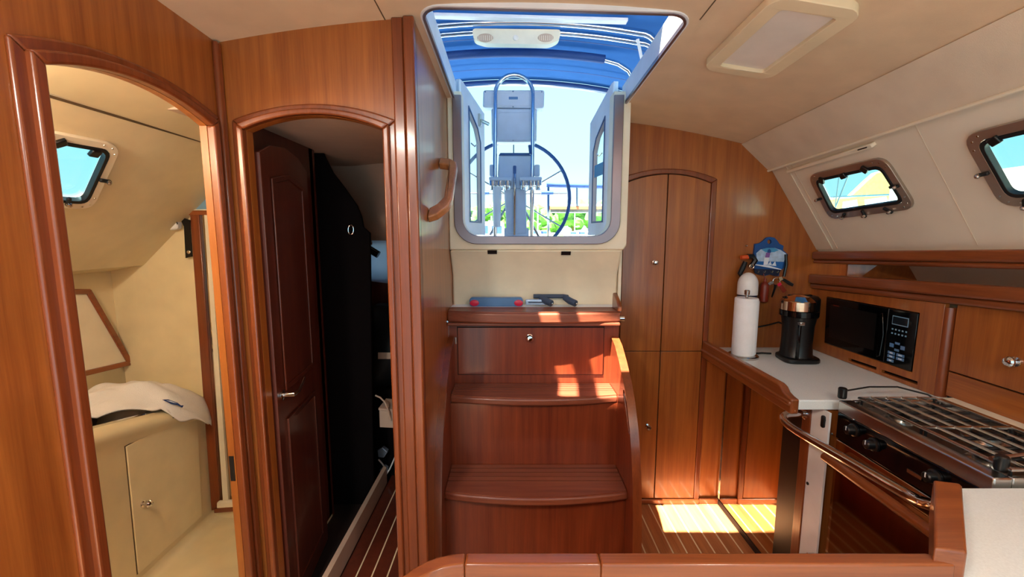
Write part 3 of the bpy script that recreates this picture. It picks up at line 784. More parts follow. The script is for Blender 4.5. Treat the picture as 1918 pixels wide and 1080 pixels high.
od = put('oven_door', MB().box(XO + .001, XO + .0195, SY0 + .004, SY1 - .004, .20, .745), 'mirror_steel', sv, bevel=.003)
put('oven_glass', MB().box(XO - .0005, XO + .0009, SY0 + .02, SY1 - .02, .22, .69), 'oven_glass', od)
put('handle', MB().tube([(XO - .04, SY1 - .015, .685), (XO - .04, SY0 + .02, .685)], .016, 14), 'solid_y', od)
for y in (SY1 - .04, SY0 + .05): put('handle_post', MB().tube([(XO, y, .685), (XO - .032, y, .685)], .007, 10), 'steel', od)
put('foot', MB().prism([(XO + .004, SY1 - .06, .2), (XO + .004, SY1 - .004, .2), (XO + .004, SY1 + .006, .1), (XO + .004, SY1 - .03, .03), (XO + .004, SY1 - .07, .05)], (.03, 0, 0)), 'black_rubber', sv, bevel=.004)
def burner(x, y, r):
    b = put('burner', MB().lathe((x, y, ZS - .022), [(r * 1.5, 0), (r * 1.45, .006), (r, .008), (r, .016)], 22), 'steel', sv)
    put('burner_cap', MB().lathe((x, y, ZS - .006), [(r * .95, 0), (r * .95, .006), (r * .6, .009)], 22), 'black', b)
bs = [(1.235, 1.30, .028), (1.37, 1.17, .036), (1.235, 1.04, .032)]
for b in bs: burner(*b)
for yc, y_a, y_b in ((1.28, 1.175, 1.398), (1.06, .952, 1.172)):
    gr = put('grate', MB().tube([(1.185, y_a, ZS + .012), (1.44, y_a, ZS + .012), (1.44, y_b, ZS + .012), (1.185, y_b, ZS + .012)], .0055, 8, closed=True), 'steel', sv)
    for k in range(4):
        x = 1.225 + .052 * k
        put('grate_bar', MB().tube([(x, y_a, ZS + .014), (x, y_b, ZS + .014)], .0052, 8), 'steel', gr)
    for k in range(3):
        y = lerp(y_a, y_b, (k + 1) / 4)
        put('grate_bar', MB().tube([(1.185, y, ZS + .008), (1.44, y, ZS + .008)], .005, 8), 'dark_iron', gr)
    for x in (1.19, 1.435):
        for y in (y_a + .005, y_b - .005): put('grate_foot', MB().tube([(x, y, ZS + .01), (x, y, ZS - .022)], .004, 6), 'dark_iron', gr)
for (px, py) in ((1577, 745), (1874, 880)):
    c = onZ(px, py, ZS)
    post = put('clamp_post', MB().lathe((max(c.x, 1.15), c.y, ZS), [(.012, 0), (.0135, .004), (.0135, .034), (.011, .037)], 16), 'black', sv)
p0 = onZ(1577, 745, ZS)
put('pan_rail', MB().tube([(1.155, p0.y, ZS + .025), (1.26, p0.y + .02, ZS + .033), (1.36, p0.y + .02, ZS + .033), (1.43, p0.y - .02, ZS + .02), (1.45, p0.y - .04, ZS + .005)], .003, 8), 'dark_iron', sv)
put('pan_clamp', MB().tube([(1.16, .975, ZS + .028), (1.30, 1.0, ZS + .028), (1.43, .97, ZS + .02)], .005, 8), 'steel', sv)

# crash bar
cb = thing('crash_bar', (1.02, 1.2, .7), 'polished chrome crash bar guarding the front of the stove', 'rail')
pts = [(XM - .004, 1.60, .805), (1.06, 1.60, .803), (1.03, 1.595, .80), (1.008, 1.57, .796), (1.0, 1.53, .79), (1.005, 1.45, .785), (1.035, 1.15, .78), (1.045, 1.0, .778), (1.04, .965, .779), (1.025, .935, .785), (1.008, .905, .80)]
bar_pts = [onX(1508, 774, XM - .004), onX(1490, 774, 1.07), onX(1474, 775, 1.03), onX(1465, 780, 1.005), onX(1468, 790, 1.0), onX(1490, 806, 1.0), onX(1560, 846, 1.01), onX(1640, 892, 1.01), onX(1705, 930, 1.01), onX(1728, 941, 1.0), onX(1745, 945, .96), onX(1756, 946, .915)]
put('tube', MB().tube(bar_pts, .0145, 16), 'chrome', cb, sub=1)
put('flange', MB().lathe(bar_pts[0] + Vector((.0, 0, 0)), [(.022, 0), (.022, .004), (.016, .007)], 16, (-1, 0, 0)), 'chrome', cb)

# ================================================================ NEAR COUNTER (PENINSULA) UNDER THE VIEWER
pn = thing('peninsula_cabinet', (.4, .4, 0), 'cherry cabinet of the near peninsula counter', 'counter')
put('body', MB().prism([(-.17, .16, 0), (-.17, .64, 0), (.72, .64, 0), (.90, .82, 0), (1.03, .91, 0), (1.12, .915, 0), (1.49, .915, 0), (1.49, .16, 0)], (0, 0, ZC - .04)), 'veneer', pn)
lp = [(-.20, .14)] + [(-.20, .56)] + [(-.20 + .12 - .12 * math.cos(t), .56 + .12 * math.sin(t)) for t in [PI / 2 * k / 6 for k in range(1, 7)]] + [(.735, .672), (.925, .857), (.95, .857), (1.035, .925), (1.49, .927), (1.49, .14)]
put('worktop', MB().prism([(p[0], p[1], ZC - .036) for p in lp], (0, 0, .036)), 'counter', None, 'white near worktop of the peninsula beside the stove', 'worktop', bevel=.004)
fd = thing('peninsula_fiddle', (.3, .67, ZC), 'varnished wooden fiddle edging the near peninsula worktop', 'fiddle rail')
cv = [(-.20 + .12 - .12 * math.cos(t), .56 + .12 * math.sin(t)) for t in [PI / 2 * k / 8 for k in range(9)]]
cvi = [(-.20 + .12 - .092 * math.cos(t), .56 + .092 * math.sin(t)) for t in [PI / 2 * k / 8 for k in range(9)]]
z0 = ZC - .03
def fidd(nm, outer, inner, z1=ZC + .034): put(nm, MB().prism([(p[0], p[1], z0) for p in outer] + [(p[0], p[1], z0) for p in inner[::-1]], (0, 0, z1 - z0)), 'solid_x', fd, bevel=.0045, seg=3)
fidd('side_length', [(-.20, .2), (-.20, .559)], [(-.172, .2), (-.172, .559)])
fidd('corner', cv, cvi)
fidd('length', [(-.0798, .68), (.15, .68)], [(-.0798, .652), (.15, .652)])
fidd('length', [(.1502, .68), (.72, .68)], [(.1502, .652), (.745, .652)])
fidd('angled_length', [(.712, .66), (.90, .852), (.908, .862)], [(.758, .65), (.948, .84), (.952, .85)], ZC + .058)

# ================================================================ THINGS ON AND ABOVE THE GALLEY WORKTOP
c = onZ(1391, 668, ZC)
ph = thing('paper_towel_holder', (c.x, c.y, ZC), 'paper towel roll on a brushed steel holder beside the coffee machine', 'paper towel')
put('base', MB().lathe((c.x, c.y, ZC), [(.066, 0), (.068, .003), (.068, .010), (.063, .014)], 32), 'steel', ph)
put('pole', MB().lathe((c.x, c.y, ZC + .014), [(.006, 0), (.006, .285), (.011, .287), (.012, .306), (.009, .31)], 16), 'steel', ph)
put('roll', MB().lathe((c.x, c.y, ZC + .0145), [(.02, 0), (.049, 0), (.051, .003), (.051, .268), (.048, .272), (.02, .272), (.02, .2)], 32), 'paper', ph)
put('loose_sheet', MB().grid(lambda a, b: (c.x + .052 * math.cos(-1.2 + 1.3 * a) + .006 * a, c.y + .052 * math.sin(-1.2 + 1.3 * a) + .012 * a * a, ZC + .02 + .255 * b), 8, 2, (.001, 0, 0)), 'paper', ph)
c2 = onY(1401, 530, 2.09)
sb = thing('soap_canister', (c2.x, 2.09, ZC), 'tall white domed canister with a navy band behind the paper towels', 'canister')
zt_ = onY(1401, 510, 2.09).z; zm = onY(1401, 551, 2.09).z; zn = onY(1401, 565, 2.09).z; r = .046
put('dome', MB().lathe((c2.x, 2.09, zm), [(r, 0)] + [(r * math.cos(t), (zt_ - zm) * (.45 + .55 * math.sin(t))) for t in [PI / 2 * k / 8 for k in range(8)]] + [(.002, zt_ - zm)], 28), 'plastic_white', sb)
put('band', MB().lathe((c2.x, 2.09, zn), [(r * .96, 0), (r * .96, zm - zn - .0005)], 28), 'navy_band', sb)
bd = put('body', MB().lathe((c2.x, 2.09, ZC), [(r * .9, 0), (r * .94, .004), (r * .94, zn - ZC - .0005)], 28), 'plastic_white', sb)
put('label', MB().grid(lambda a, b: (c2.x + (r * .95) * math.cos(-1.4 + 1.5 * a), 2.09 + (r * .95) * math.sin(-1.4 + 1.5 * a), ZC + .13 + .07 * b), 8, 1, (0, 0, 0)), 'print_sea', bd)
put('spout', MB().lathe((c2.x - .03, 2.052, zm - .012), [(.006, 0), (.006, .016)], 10, (0, -1, 0)), 'steel', sb)

# coffee machine
c = onZ(1490, 674, ZC); cx, cy = c.x, c.y
cm = thing('coffee_machine', (cx, cy, ZC), 'black capsule coffee machine with a chrome faceted head', 'coffee machine')
put('base', MB().prism([(cx + p[0], cy + p[1], ZC) for p in roundpoly([(-.085, -.07), (.08, -.075), (.095, .07), (-.06, .085)], .05)], (0, 0, .022)), 'black', cm, bevel=.006)
put('column', MB().lathe((cx + .006, cy + .012, ZC + .022), [(.071, 0), (.066, .01), (.063, .06), (.064, .14), (.071, .185)], 28), 'black', cm)
put('spine', MB().bar((cx - .03, cy - .052, ZC + .02), (cx - .03, cy - .054, ZC + .18), .012, .012, (0, 1, 0)), 'black_gloss', cm, bevel=.003)
put('spout', MB().box(cx - .042, cx - .018, cy - .074, cy - .05, ZC + .178, ZC + .196), 'steel', cm, bevel=.004)
put('collar', MB().lathe((cx + .002, cy + .008, ZC + .2075), [(.072, 0), (.079, .004), (.079, .028), (.074, .03)], 28), 'black_gloss', cm)
hd = put('head', MB().lathe((cx - .012, cy, ZC + .238), [(.066, 0), (.070, .002), (.070, .042), (.066, .046)], 30), 'copper', cm)
put('facets', MB().lathe((cx - .012, cy, ZC + .2845), [(.066, 0), (.045, .018), (.012, .024)], 8), 'copper', cm, smooth=False)
put('rear_tank', MB().lathe((cx + .03, cy + .03, ZC + .2), [(.066, 0), (.07, .01), (.07, .088), (.058, .1), (.02, .104)], 26), 'black', cm)
put('lever', MB().bar((cx - .07, cy + .01, ZC + .294), (cx + .05, cy + .01, ZC + .306), .03, .006), 'black_gloss', cm, bevel=.002)
put('power_cord', MB().tube([(cx - .06, cy + .09, ZC + .006), (cx - .10, cy + .10, ZC + .006), (cx - .15, cy + .09, ZC + .005), (cx - .18, cy + .11, ZC + .005), (cx - .2, cy + .15, ZC + .005)], .0045, 8), 'black_rubber', None,
    'black power cord lying between the paper towels and coffee machine', 'cord')
a, b = onY(1420, 612, YB - .008), onY(1458, 603, YB - .008)
put('charger_cable', MB().tube([a, a.lerp(b, .5) + Vector((0, 0, -.002)), b, b + Vector((.08, 0, -.03))], .004, 8), 'black_rubber', None, 'thin black cable running along the bulkhead above the coffee machine', 'cable')

# key rack plaque
kr = thing('key_rack', onY(1438, 517, YB), 'blue scalloped key rack with a lighthouse picture', 'key rack')
def pix(pts, Y): return [onY(x, y, Y) for x, y in pts]
out_px = [(1410, 475), (1412, 457), (1421, 455), (1428, 450), (1433, 445), (1440, 443.5), (1448, 445), (1453, 450), (1457, 456), (1465, 460), (1464, 468), (1473, 476), (1470, 498), (1458, 507), (1456, 516), (1448, 516), (1440, 513), (1430, 516), (1421, 514), (1414, 512), (1410, 500)]
hole_px = [(1438.5 + 4 * math.cos(t), 452.5 + 4.2 * math.sin(t)) for t in [2 * PI * k / 12 for k in range(12)]]
put('board', MB().plate(out_px, [hole_px], lambda x, y: onY(x, y, YB - .001), (0, -.012, 0)), 'plaque_blue', kr)
put('lower_strip', MB().prism(pix([(1412, 503), (1462, 505), (1456, 516), (1448, 516), (1440, 513), (1430, 516), (1421, 514), (1413, 511)], YB - .0133), (0, -.004, 0)), 'plaque_navy', kr)
pic = put('picture', MB().prism(pix([(1416, 474), (1424, 467), (1436, 464), (1450, 464), (1462, 468), (1472, 475), (1463, 505), (1440, 501), (1413, 495), (1417, 488)], YB - .0175), (0, -.003, 0)), 'print_cloud', kr)
for nm, pts, m, d in (('print_sky', [(1426, 467), (1436, 464), (1450, 464), (1459, 468), (1450, 472), (1434, 472)], 'print_sky', .0),
                      ('print_sea', [(1416, 489), (1468, 490), (1464, 504), (1440, 498), (1414, 494)], 'print_sea', .0),
                      ('print_tower', [(1432, 481), (1441, 481), (1438, 496), (1430, 496)], 'print_white', .0006),
                      ('print_tower_band', [(1435, 473), (1443, 473), (1441, 482), (1433, 482)], 'print_purple', .0012),
                      ('print_lantern', [(1437, 473), (1438, 468), (1441, 466), (1444, 468), (1444, 473)], 'plaque_blue', .0012),
                      ('print_sail', [(1438, 496), (1443, 489), (1446, 497)], 'print_white', .0006),
                      ('print_sail', [(1445, 497), (1452, 489), (1454, 498)], 'print_white', .0006),
                      ('print_shore', [(1414, 495), (1440, 497), (1463, 504), (1462, 505), (1440, 501), (1413, 496)], 'print_white', .0008)):
    put(nm, MB().prism(pix(pts, YB - .0206 - d), (0, -.0006, 0)), m, pic, smooth=False)
for x in (1418, 1430, 1444, 1454):
    p = onY(x, 509, YB - .0175); put('hook', MB().tube([p, p + Vector((0, -.012, -.002)), p + Vector((0, -.016, .006))], .0018, 6), 'brass', kr)
put('wall_screw', MB().lathe(onY(1397, 460, YB), [(.006, 0), (.006, .004), (.003, .012)], 10, (0, -1, 0)), 'steel', None, 'lone small screw hook on the bulkhead left of the key rack', 'hook')
def strap(name, label, pts, w, mat, Y=YB - .03, cat='lanyard'):
    P = [onY(x, y, Y) for x, y in pts]; mb = MB()
    for i in range(len(P) - 1): mb.bar(P[i], P[i + 1], .008, w, (1, 0, 0))
    return put(name, mb, mat, None, label, cat, bevel=.002)
k1 = thing('lanyard', onY(1395, 515, YB - .03), 'black braided lanyard with an orange toggle hanging left of the key rack', 'lanyard')
put('toggle', MB().tube([onY(1388, 482, YB - .03), onY(1401, 481, YB - .03)], .011, 12), 'orange', k1)
put('cord', MB().tube([onY(1400, 480, YB - .028), onY(1410, 480, YB - .03), onY(1415, 487, YB - .035), onY(1406, 500, YB - .03)], .013, 8), 'black', k1)
put('braid', MB().tube([onY(1396, 490, YB - .03), onY(1391, 502, YB - .03), onY(1386, 512, YB - .03), onY(1390, 519, YB - .03)], [.011, .013, .012, .008], 8), 'black_rubber', k1)
put('ring', MB().tube([onY(1408 + 4 * math.cos(t), 499 + 4 * math.sin(t), YB - .045) for t in [2 * PI * k / 14 for k in range(14)]], .0025, 8, closed=True), 'copper', k1)
ky = thing('key_ring', onY(1455, 528, YB - .04), 'key ring with silver keys and a leather fob hanging from the key rack', 'keys')
put('split_ring', MB().tube([onY(1454 + 6.5 * math.cos(t), 527 + 6.5 * math.sin(t), YB - .04) for t in [2 * PI * k / 18 for k in range(18)]], .0022, 8, closed=True), 'chrome', ky)
put('key', MB().prism(pix([(1438, 531), (1440, 528), (1448, 526), (1449, 530), (1441, 534)], YB - .045), (0, -.003, 0)), 'steel', ky)
put('key', MB().prism(pix([(1450, 533), (1454, 534), (1452, 541), (1446, 557), (1444, 556), (1449, 540)], YB - .045), (0, -.004, 0)), 'black', ky)
put('key', MB().prism(pix([(1459, 519), (1464, 518), (1466, 523), (1460, 526)], YB - .045), (0, -.003, 0)), 'brass', ky)
put('fob_tab', MB().prism(pix([(1455, 532), (1461, 528), (1464, 533), (1458, 536)], YB - .048), (0, -.004, 0)), 'red', ky)
put('fob', MB().prism(pix([(1458, 536), (1464, 532), (1473, 544), (1466, 548)], YB - .048), (0, -.005, 0)), 'rust_red', ky, bevel=.001)
kb = thing('car_key', onY(1476, 530, YB - .03), 'black key fob dangling on a dark strap at the right of the key rack', 'key')
put('strap', MB().tube([onY(1472, 476, YB - .025), onY(1473, 495, YB - .025), onY(1468, 518, YB - .028)], .007, 8), 'black', kb)
put('fob', MB().prism(pix([(1463, 524), (1468, 521), (1485, 531), (1483, 536), (1476, 533)], YB - .035), (0, -.01, 0)), 'black', kb, bevel=.002)
fx = thing('red_fob', onY(1430, 566, YB - .03), 'rust red bottle-shaped float fob hanging under the key rack', 'key fob')
put('float', MB().lathe(onY(1430, 566, YB - .028), [(.012, 0), (.02, .006), (.021, .085), (.016, .098), (.007, .106), (.006, .122)], 18), 'rust_red', fx)
put('loop', MB().tube([onY(1430, 528, YB - .025), onY(1433, 522, YB - .022), onY(1430, 512, YB - .02)], .002, 6), 'rust_red', fx)

# ================================================================ OVERHEAD LIGHT
L = thing('ceiling_light', (.74, 1.3, zc(.74, 1.3) - .02), 'rectangular cream ceiling lamp with a frosted cover beside the hatch', 'ceiling light')
o4 = rrect(.632, .855, 1.10, 1.505, .045); i4 = rrect(.672, .815, 1.145, 1.462, .012, 3)
put('frame', MB().plate(o4, [i4], lambda X, Y: (X, Y, zc(X, Y) - .0005), (0, 0, -.022)), 'light_frame', L, bevel=.012, seg=4)
put('diffuser', MB().plate(rrect(.670, .817, 1.143, 1.464, .012, 3), [], lambda X, Y: (X, Y, zc(X, Y) - .004), (0, 0, -.008)), 'diffuser', L, bevel=.003)

for lx, ly, pw_, nm in ((.74, -.35, 6.0, 'added rectangular fill lamp over the starboard saloon'), (-.71, -.35, 15.0, 'added rectangular fill lamp over the port saloon')):  # unseen lamps behind the viewer, added to fill the cabin with light
    t = thing('ceiling_light', (lx, ly, zc(lx, ly) - .02), nm, 'ceiling light')
    oo = rrect(lx - .11, lx + .11, ly - .2, ly + .2, .045); ii = rrect(lx - .072, lx + .072, ly - .16, ly + .16, .012, 3)
    put('frame', MB().plate(oo, [ii], lambda X, Y: (X, Y, zc(X, Y) - .0005), (0, 0, -.022)), 'light_frame', t, bevel=.012, seg=4)
    put('diffuser', MB().plate(ii, [], lambda X, Y: (X, Y, zc(X, Y) - .004), (0, 0, -.008)), 'fill_lamp', t)
    al_ = bpy.data.lights.new('added_fill_light', 'AREA'); al_.shape = 'RECTANGLE'; al_.size = .14; al_.size_y = .32; al_.energy = pw_; al_.color = (1.0, .94, .84)
    ao = bpy.data.objects.new('added_fill_light', al_); COL.objects.link(ao); ao.parent = t; ao.location = (0, 0, -.012)
# outer cabin top, unseen; its overhang is added to shade the portlights
mb = MB()
def top_(x0, x1, y0, y1): mb.grid(lambda a, b: cpt(lerp(x0, x1, a), lerp(y0, y1, b)) + Vector((0, 0, .05)), 6, 4, (0, 0, .02))
top_(-.9, HX0 - .02, YF, YD + .6); top_(HX0 - .02, HX1 + .02, YF, HY0 - .02); top_(HX1 + .02, 1.36, YF, YB + .05)
struct('roof_cabin_top', mb, 'deck_white', 'white outer cabin top around the hatch with an added shading overhang', 'deck')

# ================================================================ HEAD COMPARTMENT (through the bright doorway)
ZH = .10
struct('floor_head', MB().box(-1.9, XL - .031, .5, 1.93, ZH - .04, ZH), 'head_gelcoat', 'cream moulded floor of the head compartment', 'floor')
YH = 1.90
HEADP = [(-1.80, ZH), (XL - .031, ZH), (XL - .031, 1.90), (-1.13, 1.80), (-1.655, 1.325), (-1.80, 1.30)]
hw = struct('wall_head_aft', MB().plate(HEADP, [], lambda X, z: (X, YH, z), (0, .03, 0)), 'head_gelcoat', 'cream aft wall of the head behind the towel', 'wall')
struct('wall_head_forward', MB().plate(HEADP, [], lambda X, z: (X, .5, z), (0, .03, 0)), 'head_gelcoat', 'cream forward wall of the head', 'wall')
struct('wall_head_outboard', MB().box(-1.82, -1.79, .53, YH, ZH, 1.32), 'head_gelcoat', 'cream outboard wall above the vanity', 'wall')
hT, hB = (-1.13, 1.79), (-1.64, 1.315)
struct('ceiling_head', MB().prism([(XL - .031, .53, 1.88), (hT[0], .53, 1.80), (hT[0], .53, 1.83), (XL - .031, .53, 1.91)], (0, YH - .53, -.02)), 'head_gelcoat', 'warm lit cream overhead inside the head', 'ceiling')
HL = (Vector(hB) - Vector(hT)).length
hn = Vector((hB[1] - hT[1], 0, -(hB[0] - hT[0]))).normalized()
if hn.x < 0: hn = -hn
def fH(Y, s):
    t = s / HL; return Vector((lerp(hT[0], hB[0], t), Y, lerp(hT[1], hB[1], t)))
def inv_h(x, y):
    p = onP(x, y, Vector((hT[0], 1, hT[1])), hn); return (p.y, (p.x - hT[0]) / (hB[0] - hT[0]) * HL)
ph_ = [inv_h(*p) for p in ((62, 236), (224, 268), (168, 388), (52, 380))]
outer = [(.53, 0), (YH, 0), (YH, HL), (.53, HL)]
w_h = struct('wall_head_side', MB().plate(outer, [rq(ph_, .016, .05)], fH, -hn * .02), 'head_gelcoat', 'cream slanted cabin side of the head pierced by a portlight', 'wall')
struct('ceiling_head_soffit', MB().prism([(hB[0], .53, hB[1]), (hB[0] - .17, .53, hB[1] - .03), (hB[0] - .17, .53, hB[1]), (hB[0], .53, hB[1] + .03)], (0, YH - .53, 0)), 'head_gelcoat', 'rounded cream soffit under the slanted head side', 'soffit')
struct('trim_14', MB().tube([fH(.53, .005) + hn * .001, fH(YH, .005) + hn * .001], .004, 6), 'seam_line', 'thin seam between the head overhead and its slanted side', 'seam')
portlight('window_3', ph_, fH, hn, 'cream-framed portlight glowing pale blue inside the head', [inv_h(*p) for p in ((120, 372), (192, 332))], [inv_h(*p) for p in ((104, 258), (172, 278))], 'plastic_cream', .022)
# screwed panel with the edge of a second portlight on the aft wall
sp = thing('port_panel', onY(340, 395, YH - .004), 'cream screwed panel with a curved edge above the wardrobe mirror', 'wall panel')
ppx = roundpoly([(306, 402), (312, 388), (352, 300), (372, 282), (430, 282), (430, 402)], 10, 4)
put('panel', MB().plate(ppx, [], lambda x, y: onY(x, y, YH - .0005), (0, -.006, 0)), 'head_gelcoat', sp, bevel=.002)
for p in ((338, 344), (366, 345), (313, 395)): put('screw', MB().lathe(onY(*p, YH - .0065), [(.005, 0), (.003, .002)], 8, (0, -1, 0)), 'steel', sp)
pw = [(352, 398), (362, 372), (378, 348), (400, 340), (430, 340), (430, 398)]
put('port_frame', MB().plate(pw, [inset(pw, 6)], lambda x, y: onY(x, y, YH - .0066), (0, -.01, 0)), 'plastic_cream', sp, bevel=.002)
put('port_glass', MB().plate(inset(pw, 6.2), [], lambda x, y: onY(x, y, YH - .0066), (0, -.004, 0)), 'key_print', sp)
# wardrobe mirror with wooden frame on the aft wall
mr = thing('head_mirror', onY(400, 948, YH), 'tall mirror in a wooden frame at the end of the head', 'mirror')
Ym = YH - .002
def px_box(x0, y0, x1, y1, x2, y2, x3, y3, Y, d): return MB().prism(pix([(x0, y0), (x1, y1), (x2, y2), (x3, y3)], Y), (0, -d, 0))
put('stile', px_box(360, 396, 377, 396, 417, 948, 400, 952, Ym, .016), 'solid_z', mr, bevel=.003)
put('top_rail', px_box(334, 394, 440, 394, 440, 403, 334, 403, Ym, .018), 'solid_x', mr, bevel=.003)
put('bottom_rail', px_box(405, 946, 452, 942, 453, 953, 405, 957, Ym, .016), 'solid_x', mr, bevel=.003)
put('glass', px_box(375, 402, 450, 402, 460, 946, 410, 946, Ym, .004), 'mirror_steel', mr)
put('track', px_box(386, 402, 394, 402, 431, 940, 421, 940, Ym - .0045, .012), 'plastic_cream', mr)
put('sill', px_box(411, 936, 452, 932, 453, 944, 411, 947, Ym - .0165, .02), 'plastic_cream', mr, bevel=.004)
# clip and strap
cl = thing('robe_hook', onY(330, 415, YH), 'white plastic robe hook beside the mirror frame in the head', 'hook')
put('plate', MB().prism(pix([(321, 395), (336, 396), (338, 416), (322, 414)], YH - .001), (0, -.015, 0)), 'plastic_white', cl, bevel=.004)
put('hook_lip', MB().prism(pix(roundpoly([(316, 412), (342, 412), (342, 430), (316, 431)], 7), YH - .016), (0, -.03, 0)), 'plastic_white', cl, bevel=.006)
put('slot', MB().tube([onY(318 + 6 - 8 * math.cos(t), 420 - 9 * math.sin(t), YH - .047) for t in [PI * k / 8 for k in range(9)]], .002, 6), 'groove', cl)
bk = thing('door_strap', onY(352, 482, YH), 'black webbing strap with a snap hanging beside the mirror frame', 'strap')
put('webbing', MB().prism(pix([(339, 410), (345, 408), (357, 412), (357, 425), (361, 480), (349, 483), (346, 424)], YH - .02), (0, -.005, 0)), 'black', bk)
put('snap', MB().lathe(onY(354, 472, YH - .0255), [(.008, 0), (.008, .003), (.004, .005)], 12, (0, -1, 0)), 'steel', bk)

# vanity
vn = thing('vanity', (-1.6, 1.6, ZH), 'cream moulded vanity cabinet with a stainless sink in the head', 'vanity')
XV = -1.42
def vz(Y): return .80 - .205 * (Y - 1.31)
ys = [.55 + (YH - .001 - .55) * k / 16 for k in range(17)]
mb = MB(); rows = []
for Y in ys:
    z = vz(Y) if Y > 1.2 else vz(1.2)
    rows.append([(XV - .012, Y, ZH), (XV - .012, Y, z - .085), (XV + .008, Y, z - .05), (XV + .016, Y, z - .03), (XV + .008, Y, z - .008), (XV - .012, Y, z), (XV - .05, Y, z + .002), (XV - .05, Y, z - .1), (XV - .05, Y, ZH)])
m = len(rows[0])
mb.add([p for r_ in rows for p in r_], [(i * m + k, i * m + k + 1, (i + 1) * m + k + 1, (i + 1) * m + k) for i in range(16) for k in range(m - 1)] + [tuple(range(m)), tuple(16 * m + k for k in range(m - 1, -1, -1))])
put('front', mb, 'head_gelcoat', vn, ang=60)
mb = MB()
SK = (1.22, 1.70, -1.74, XV - .055)
mb.grid(lambda a, b: (lerp(SK[3] + .006, -1.79, a), lerp(SK[1], YH - .001, b), vz(lerp(SK[1], YH, b)) + .001), 4, 4, (0, 0, -.03))
mb.grid(lambda a, b: (lerp(SK[3] + .006, -1.79, a), lerp(.55, SK[0], b), vz(1.2) + .001), 4, 4, (0, 0, -.03))
mb.grid(lambda a, b: (lerp(SK[2], -1.79, a), lerp(SK[0], SK[1], b), vz(lerp(SK[0], SK[1], b)) + .001), 2, 4, (0, 0, -.03))
put('top', mb, 'head_gelcoat', vn)
def sink(a, b):
    Y = lerp(SK[0], SK[1], a); X = lerp(SK[3] + .01, SK[2], b)
    d = 1 - max(abs(2 * a - 1), abs(2 * b - 1)) ** 4
    return (X, Y, vz(Y) + .003 - .13 * min(1, d * 1.6))
put('sink_bowl', MB().grid(sink, 14, 12, (0, 0, -.004)), 'pan_steel', vn)
put('sink_rim', MB().tube([(SK[3] + .012, lerp(SK[0], SK[1], k / 10), vz(lerp(SK[0], SK[1], k / 10)) + .004) for k in range(11)], .005, 8), 'chrome', vn)
fc = put('faucet', MB().lathe((-1.755, 1.56, vz(1.56)), [(.022, 0), (.022, .006), (.014, .01), (.014, .07)], 16), 'chrome', vn)
put('spout', MB().tube([(-1.755, 1.56, vz(1.56) + .062), (-1.71, 1.55, vz(1.56) + .085), (-1.66, 1.54, vz(1.56) + .08)], [.012, .012, .014], 12), 'chrome', fc)
put('splashback', MB().prism([(-1.785, .55, vz(1.2)), (-1.785, YH - .001, vz(YH)), (-1.785, YH - .001, .875), (-1.785, .55, 1.0)], (.006, 0, 0)), 'steel', vn)
# vanity door
dpts = [onX(*p, XV) for p in ((240, 836), (371, 766), (381, 966), (263, 1074))]
dpts[1].y = min(dpts[1].y, YH - .03); dpts[2].y = min(dpts[2].y, YH - .03)
v2 = [(p.y, p.z) for p in dpts]
put('door_gap', MB().plate(inset(v2, -.0025), [], lambda Y, z: (XV - .0125, Y, z), (.0012, 0, 0)), 'seam_line', vn)
vd = put('door', MB().plate(v2, [], lambda Y, z: (XV - .011, Y, z), (.006, 0, 0)), 'head_gelcoat', vn, bevel=.002)
c = onX(268, 943, XV - .005); knob(vd, c, (1, 0, 0), .014)
put('latch', MB().obox(onX(326, 781, XV + .012), (0, .01, .0), (.003, 0, 0), (0, 0, .003)), 'black', vn)
put('plinth', MB().grid(lambda a, b: (XV - .011 + .05 * b * b, lerp(.55, YH - .001, a), ZH + .04 * (1 - b) ** 2), 2, 6, (0, 0, -.002)), 'head_gelcoat', vn)
# framed outboard panel
fp = thing('locker_panel', (-1.77, 1.7, .9), 'white slanted locker door in a wooden frame above the sink', 'locker door')
XP = -1.765
fq = [onX(*p, XP) for p in ((90, 541), (164, 541), (246, 682), (104, 716))]
f2 = [(p.y, p.z) for p in fq]; fi2 = inset(f2, .022)
for i, nm in enumerate(('top_rail', 'stile', 'bottom_rail', 'stile')):
    j = (i + 1) % 4
    put(nm, MB().prism([(XP, *f2[i]), (XP, *f2[j]), (XP, *fi2[j]), (XP, *fi2[i])], (.016, 0, 0)), 'solid_y', fp, bevel=.003)
put('panel', MB().prism([(XP + .002, *p) for p in fi2], (.006, 0, 0)), 'plastic_cream', fp)
# towel draped over the corner of the vanity
tw = thing('hand_towel', (-1.5, 1.75, .72), 'crumpled white towel with a small blue boat emblem draped on the vanity', 'towel')
def towel(a, b):
    # a along the counter (forward to aft), b from outboard over the front edge
    Y = lerp(1.50, 1.90, a); zt0 = vz(Y)
    wv = .010 * math.sin(8 * a + 6 * b) + .008 * math.sin(15 * a - 9 * b + 1) + .004 * math.sin(23 * b + 11 * a)
    hgt = .012 + .11 * math.sin(PI * min(1, max(0, a * .95 + .03))) ** .7 * math.sin(PI * min(1, b * .9 + .09)) ** .8
    taper = .35 + .65 * min(1, a * 1.9)
    cb_ = lerp(.22, .55, min(1, a * 1.7)); bb = cb_ + (b - .55) * taper
    X = -1.72 + .335 * bb
    z = zt0 + hgt + abs(wv)
    if bb > .86:
        k = (bb - .86) / .14
        z = zt0 + lerp(hgt, -.03 - .045 * a + .02 * math.sin(12 * a), k) + wv * .4; X = -1.72 + .335 * .86 + .04 * math.sin(k * PI / 2) + .012 * math.sin(11 * a) * k + .012
    if a > .92: z -= .03 * (a - .92) / .08
    return (X + .006 * math.sin(13 * a + 3 * b), Y + .012 * math.sin(8 * b + 2), z)
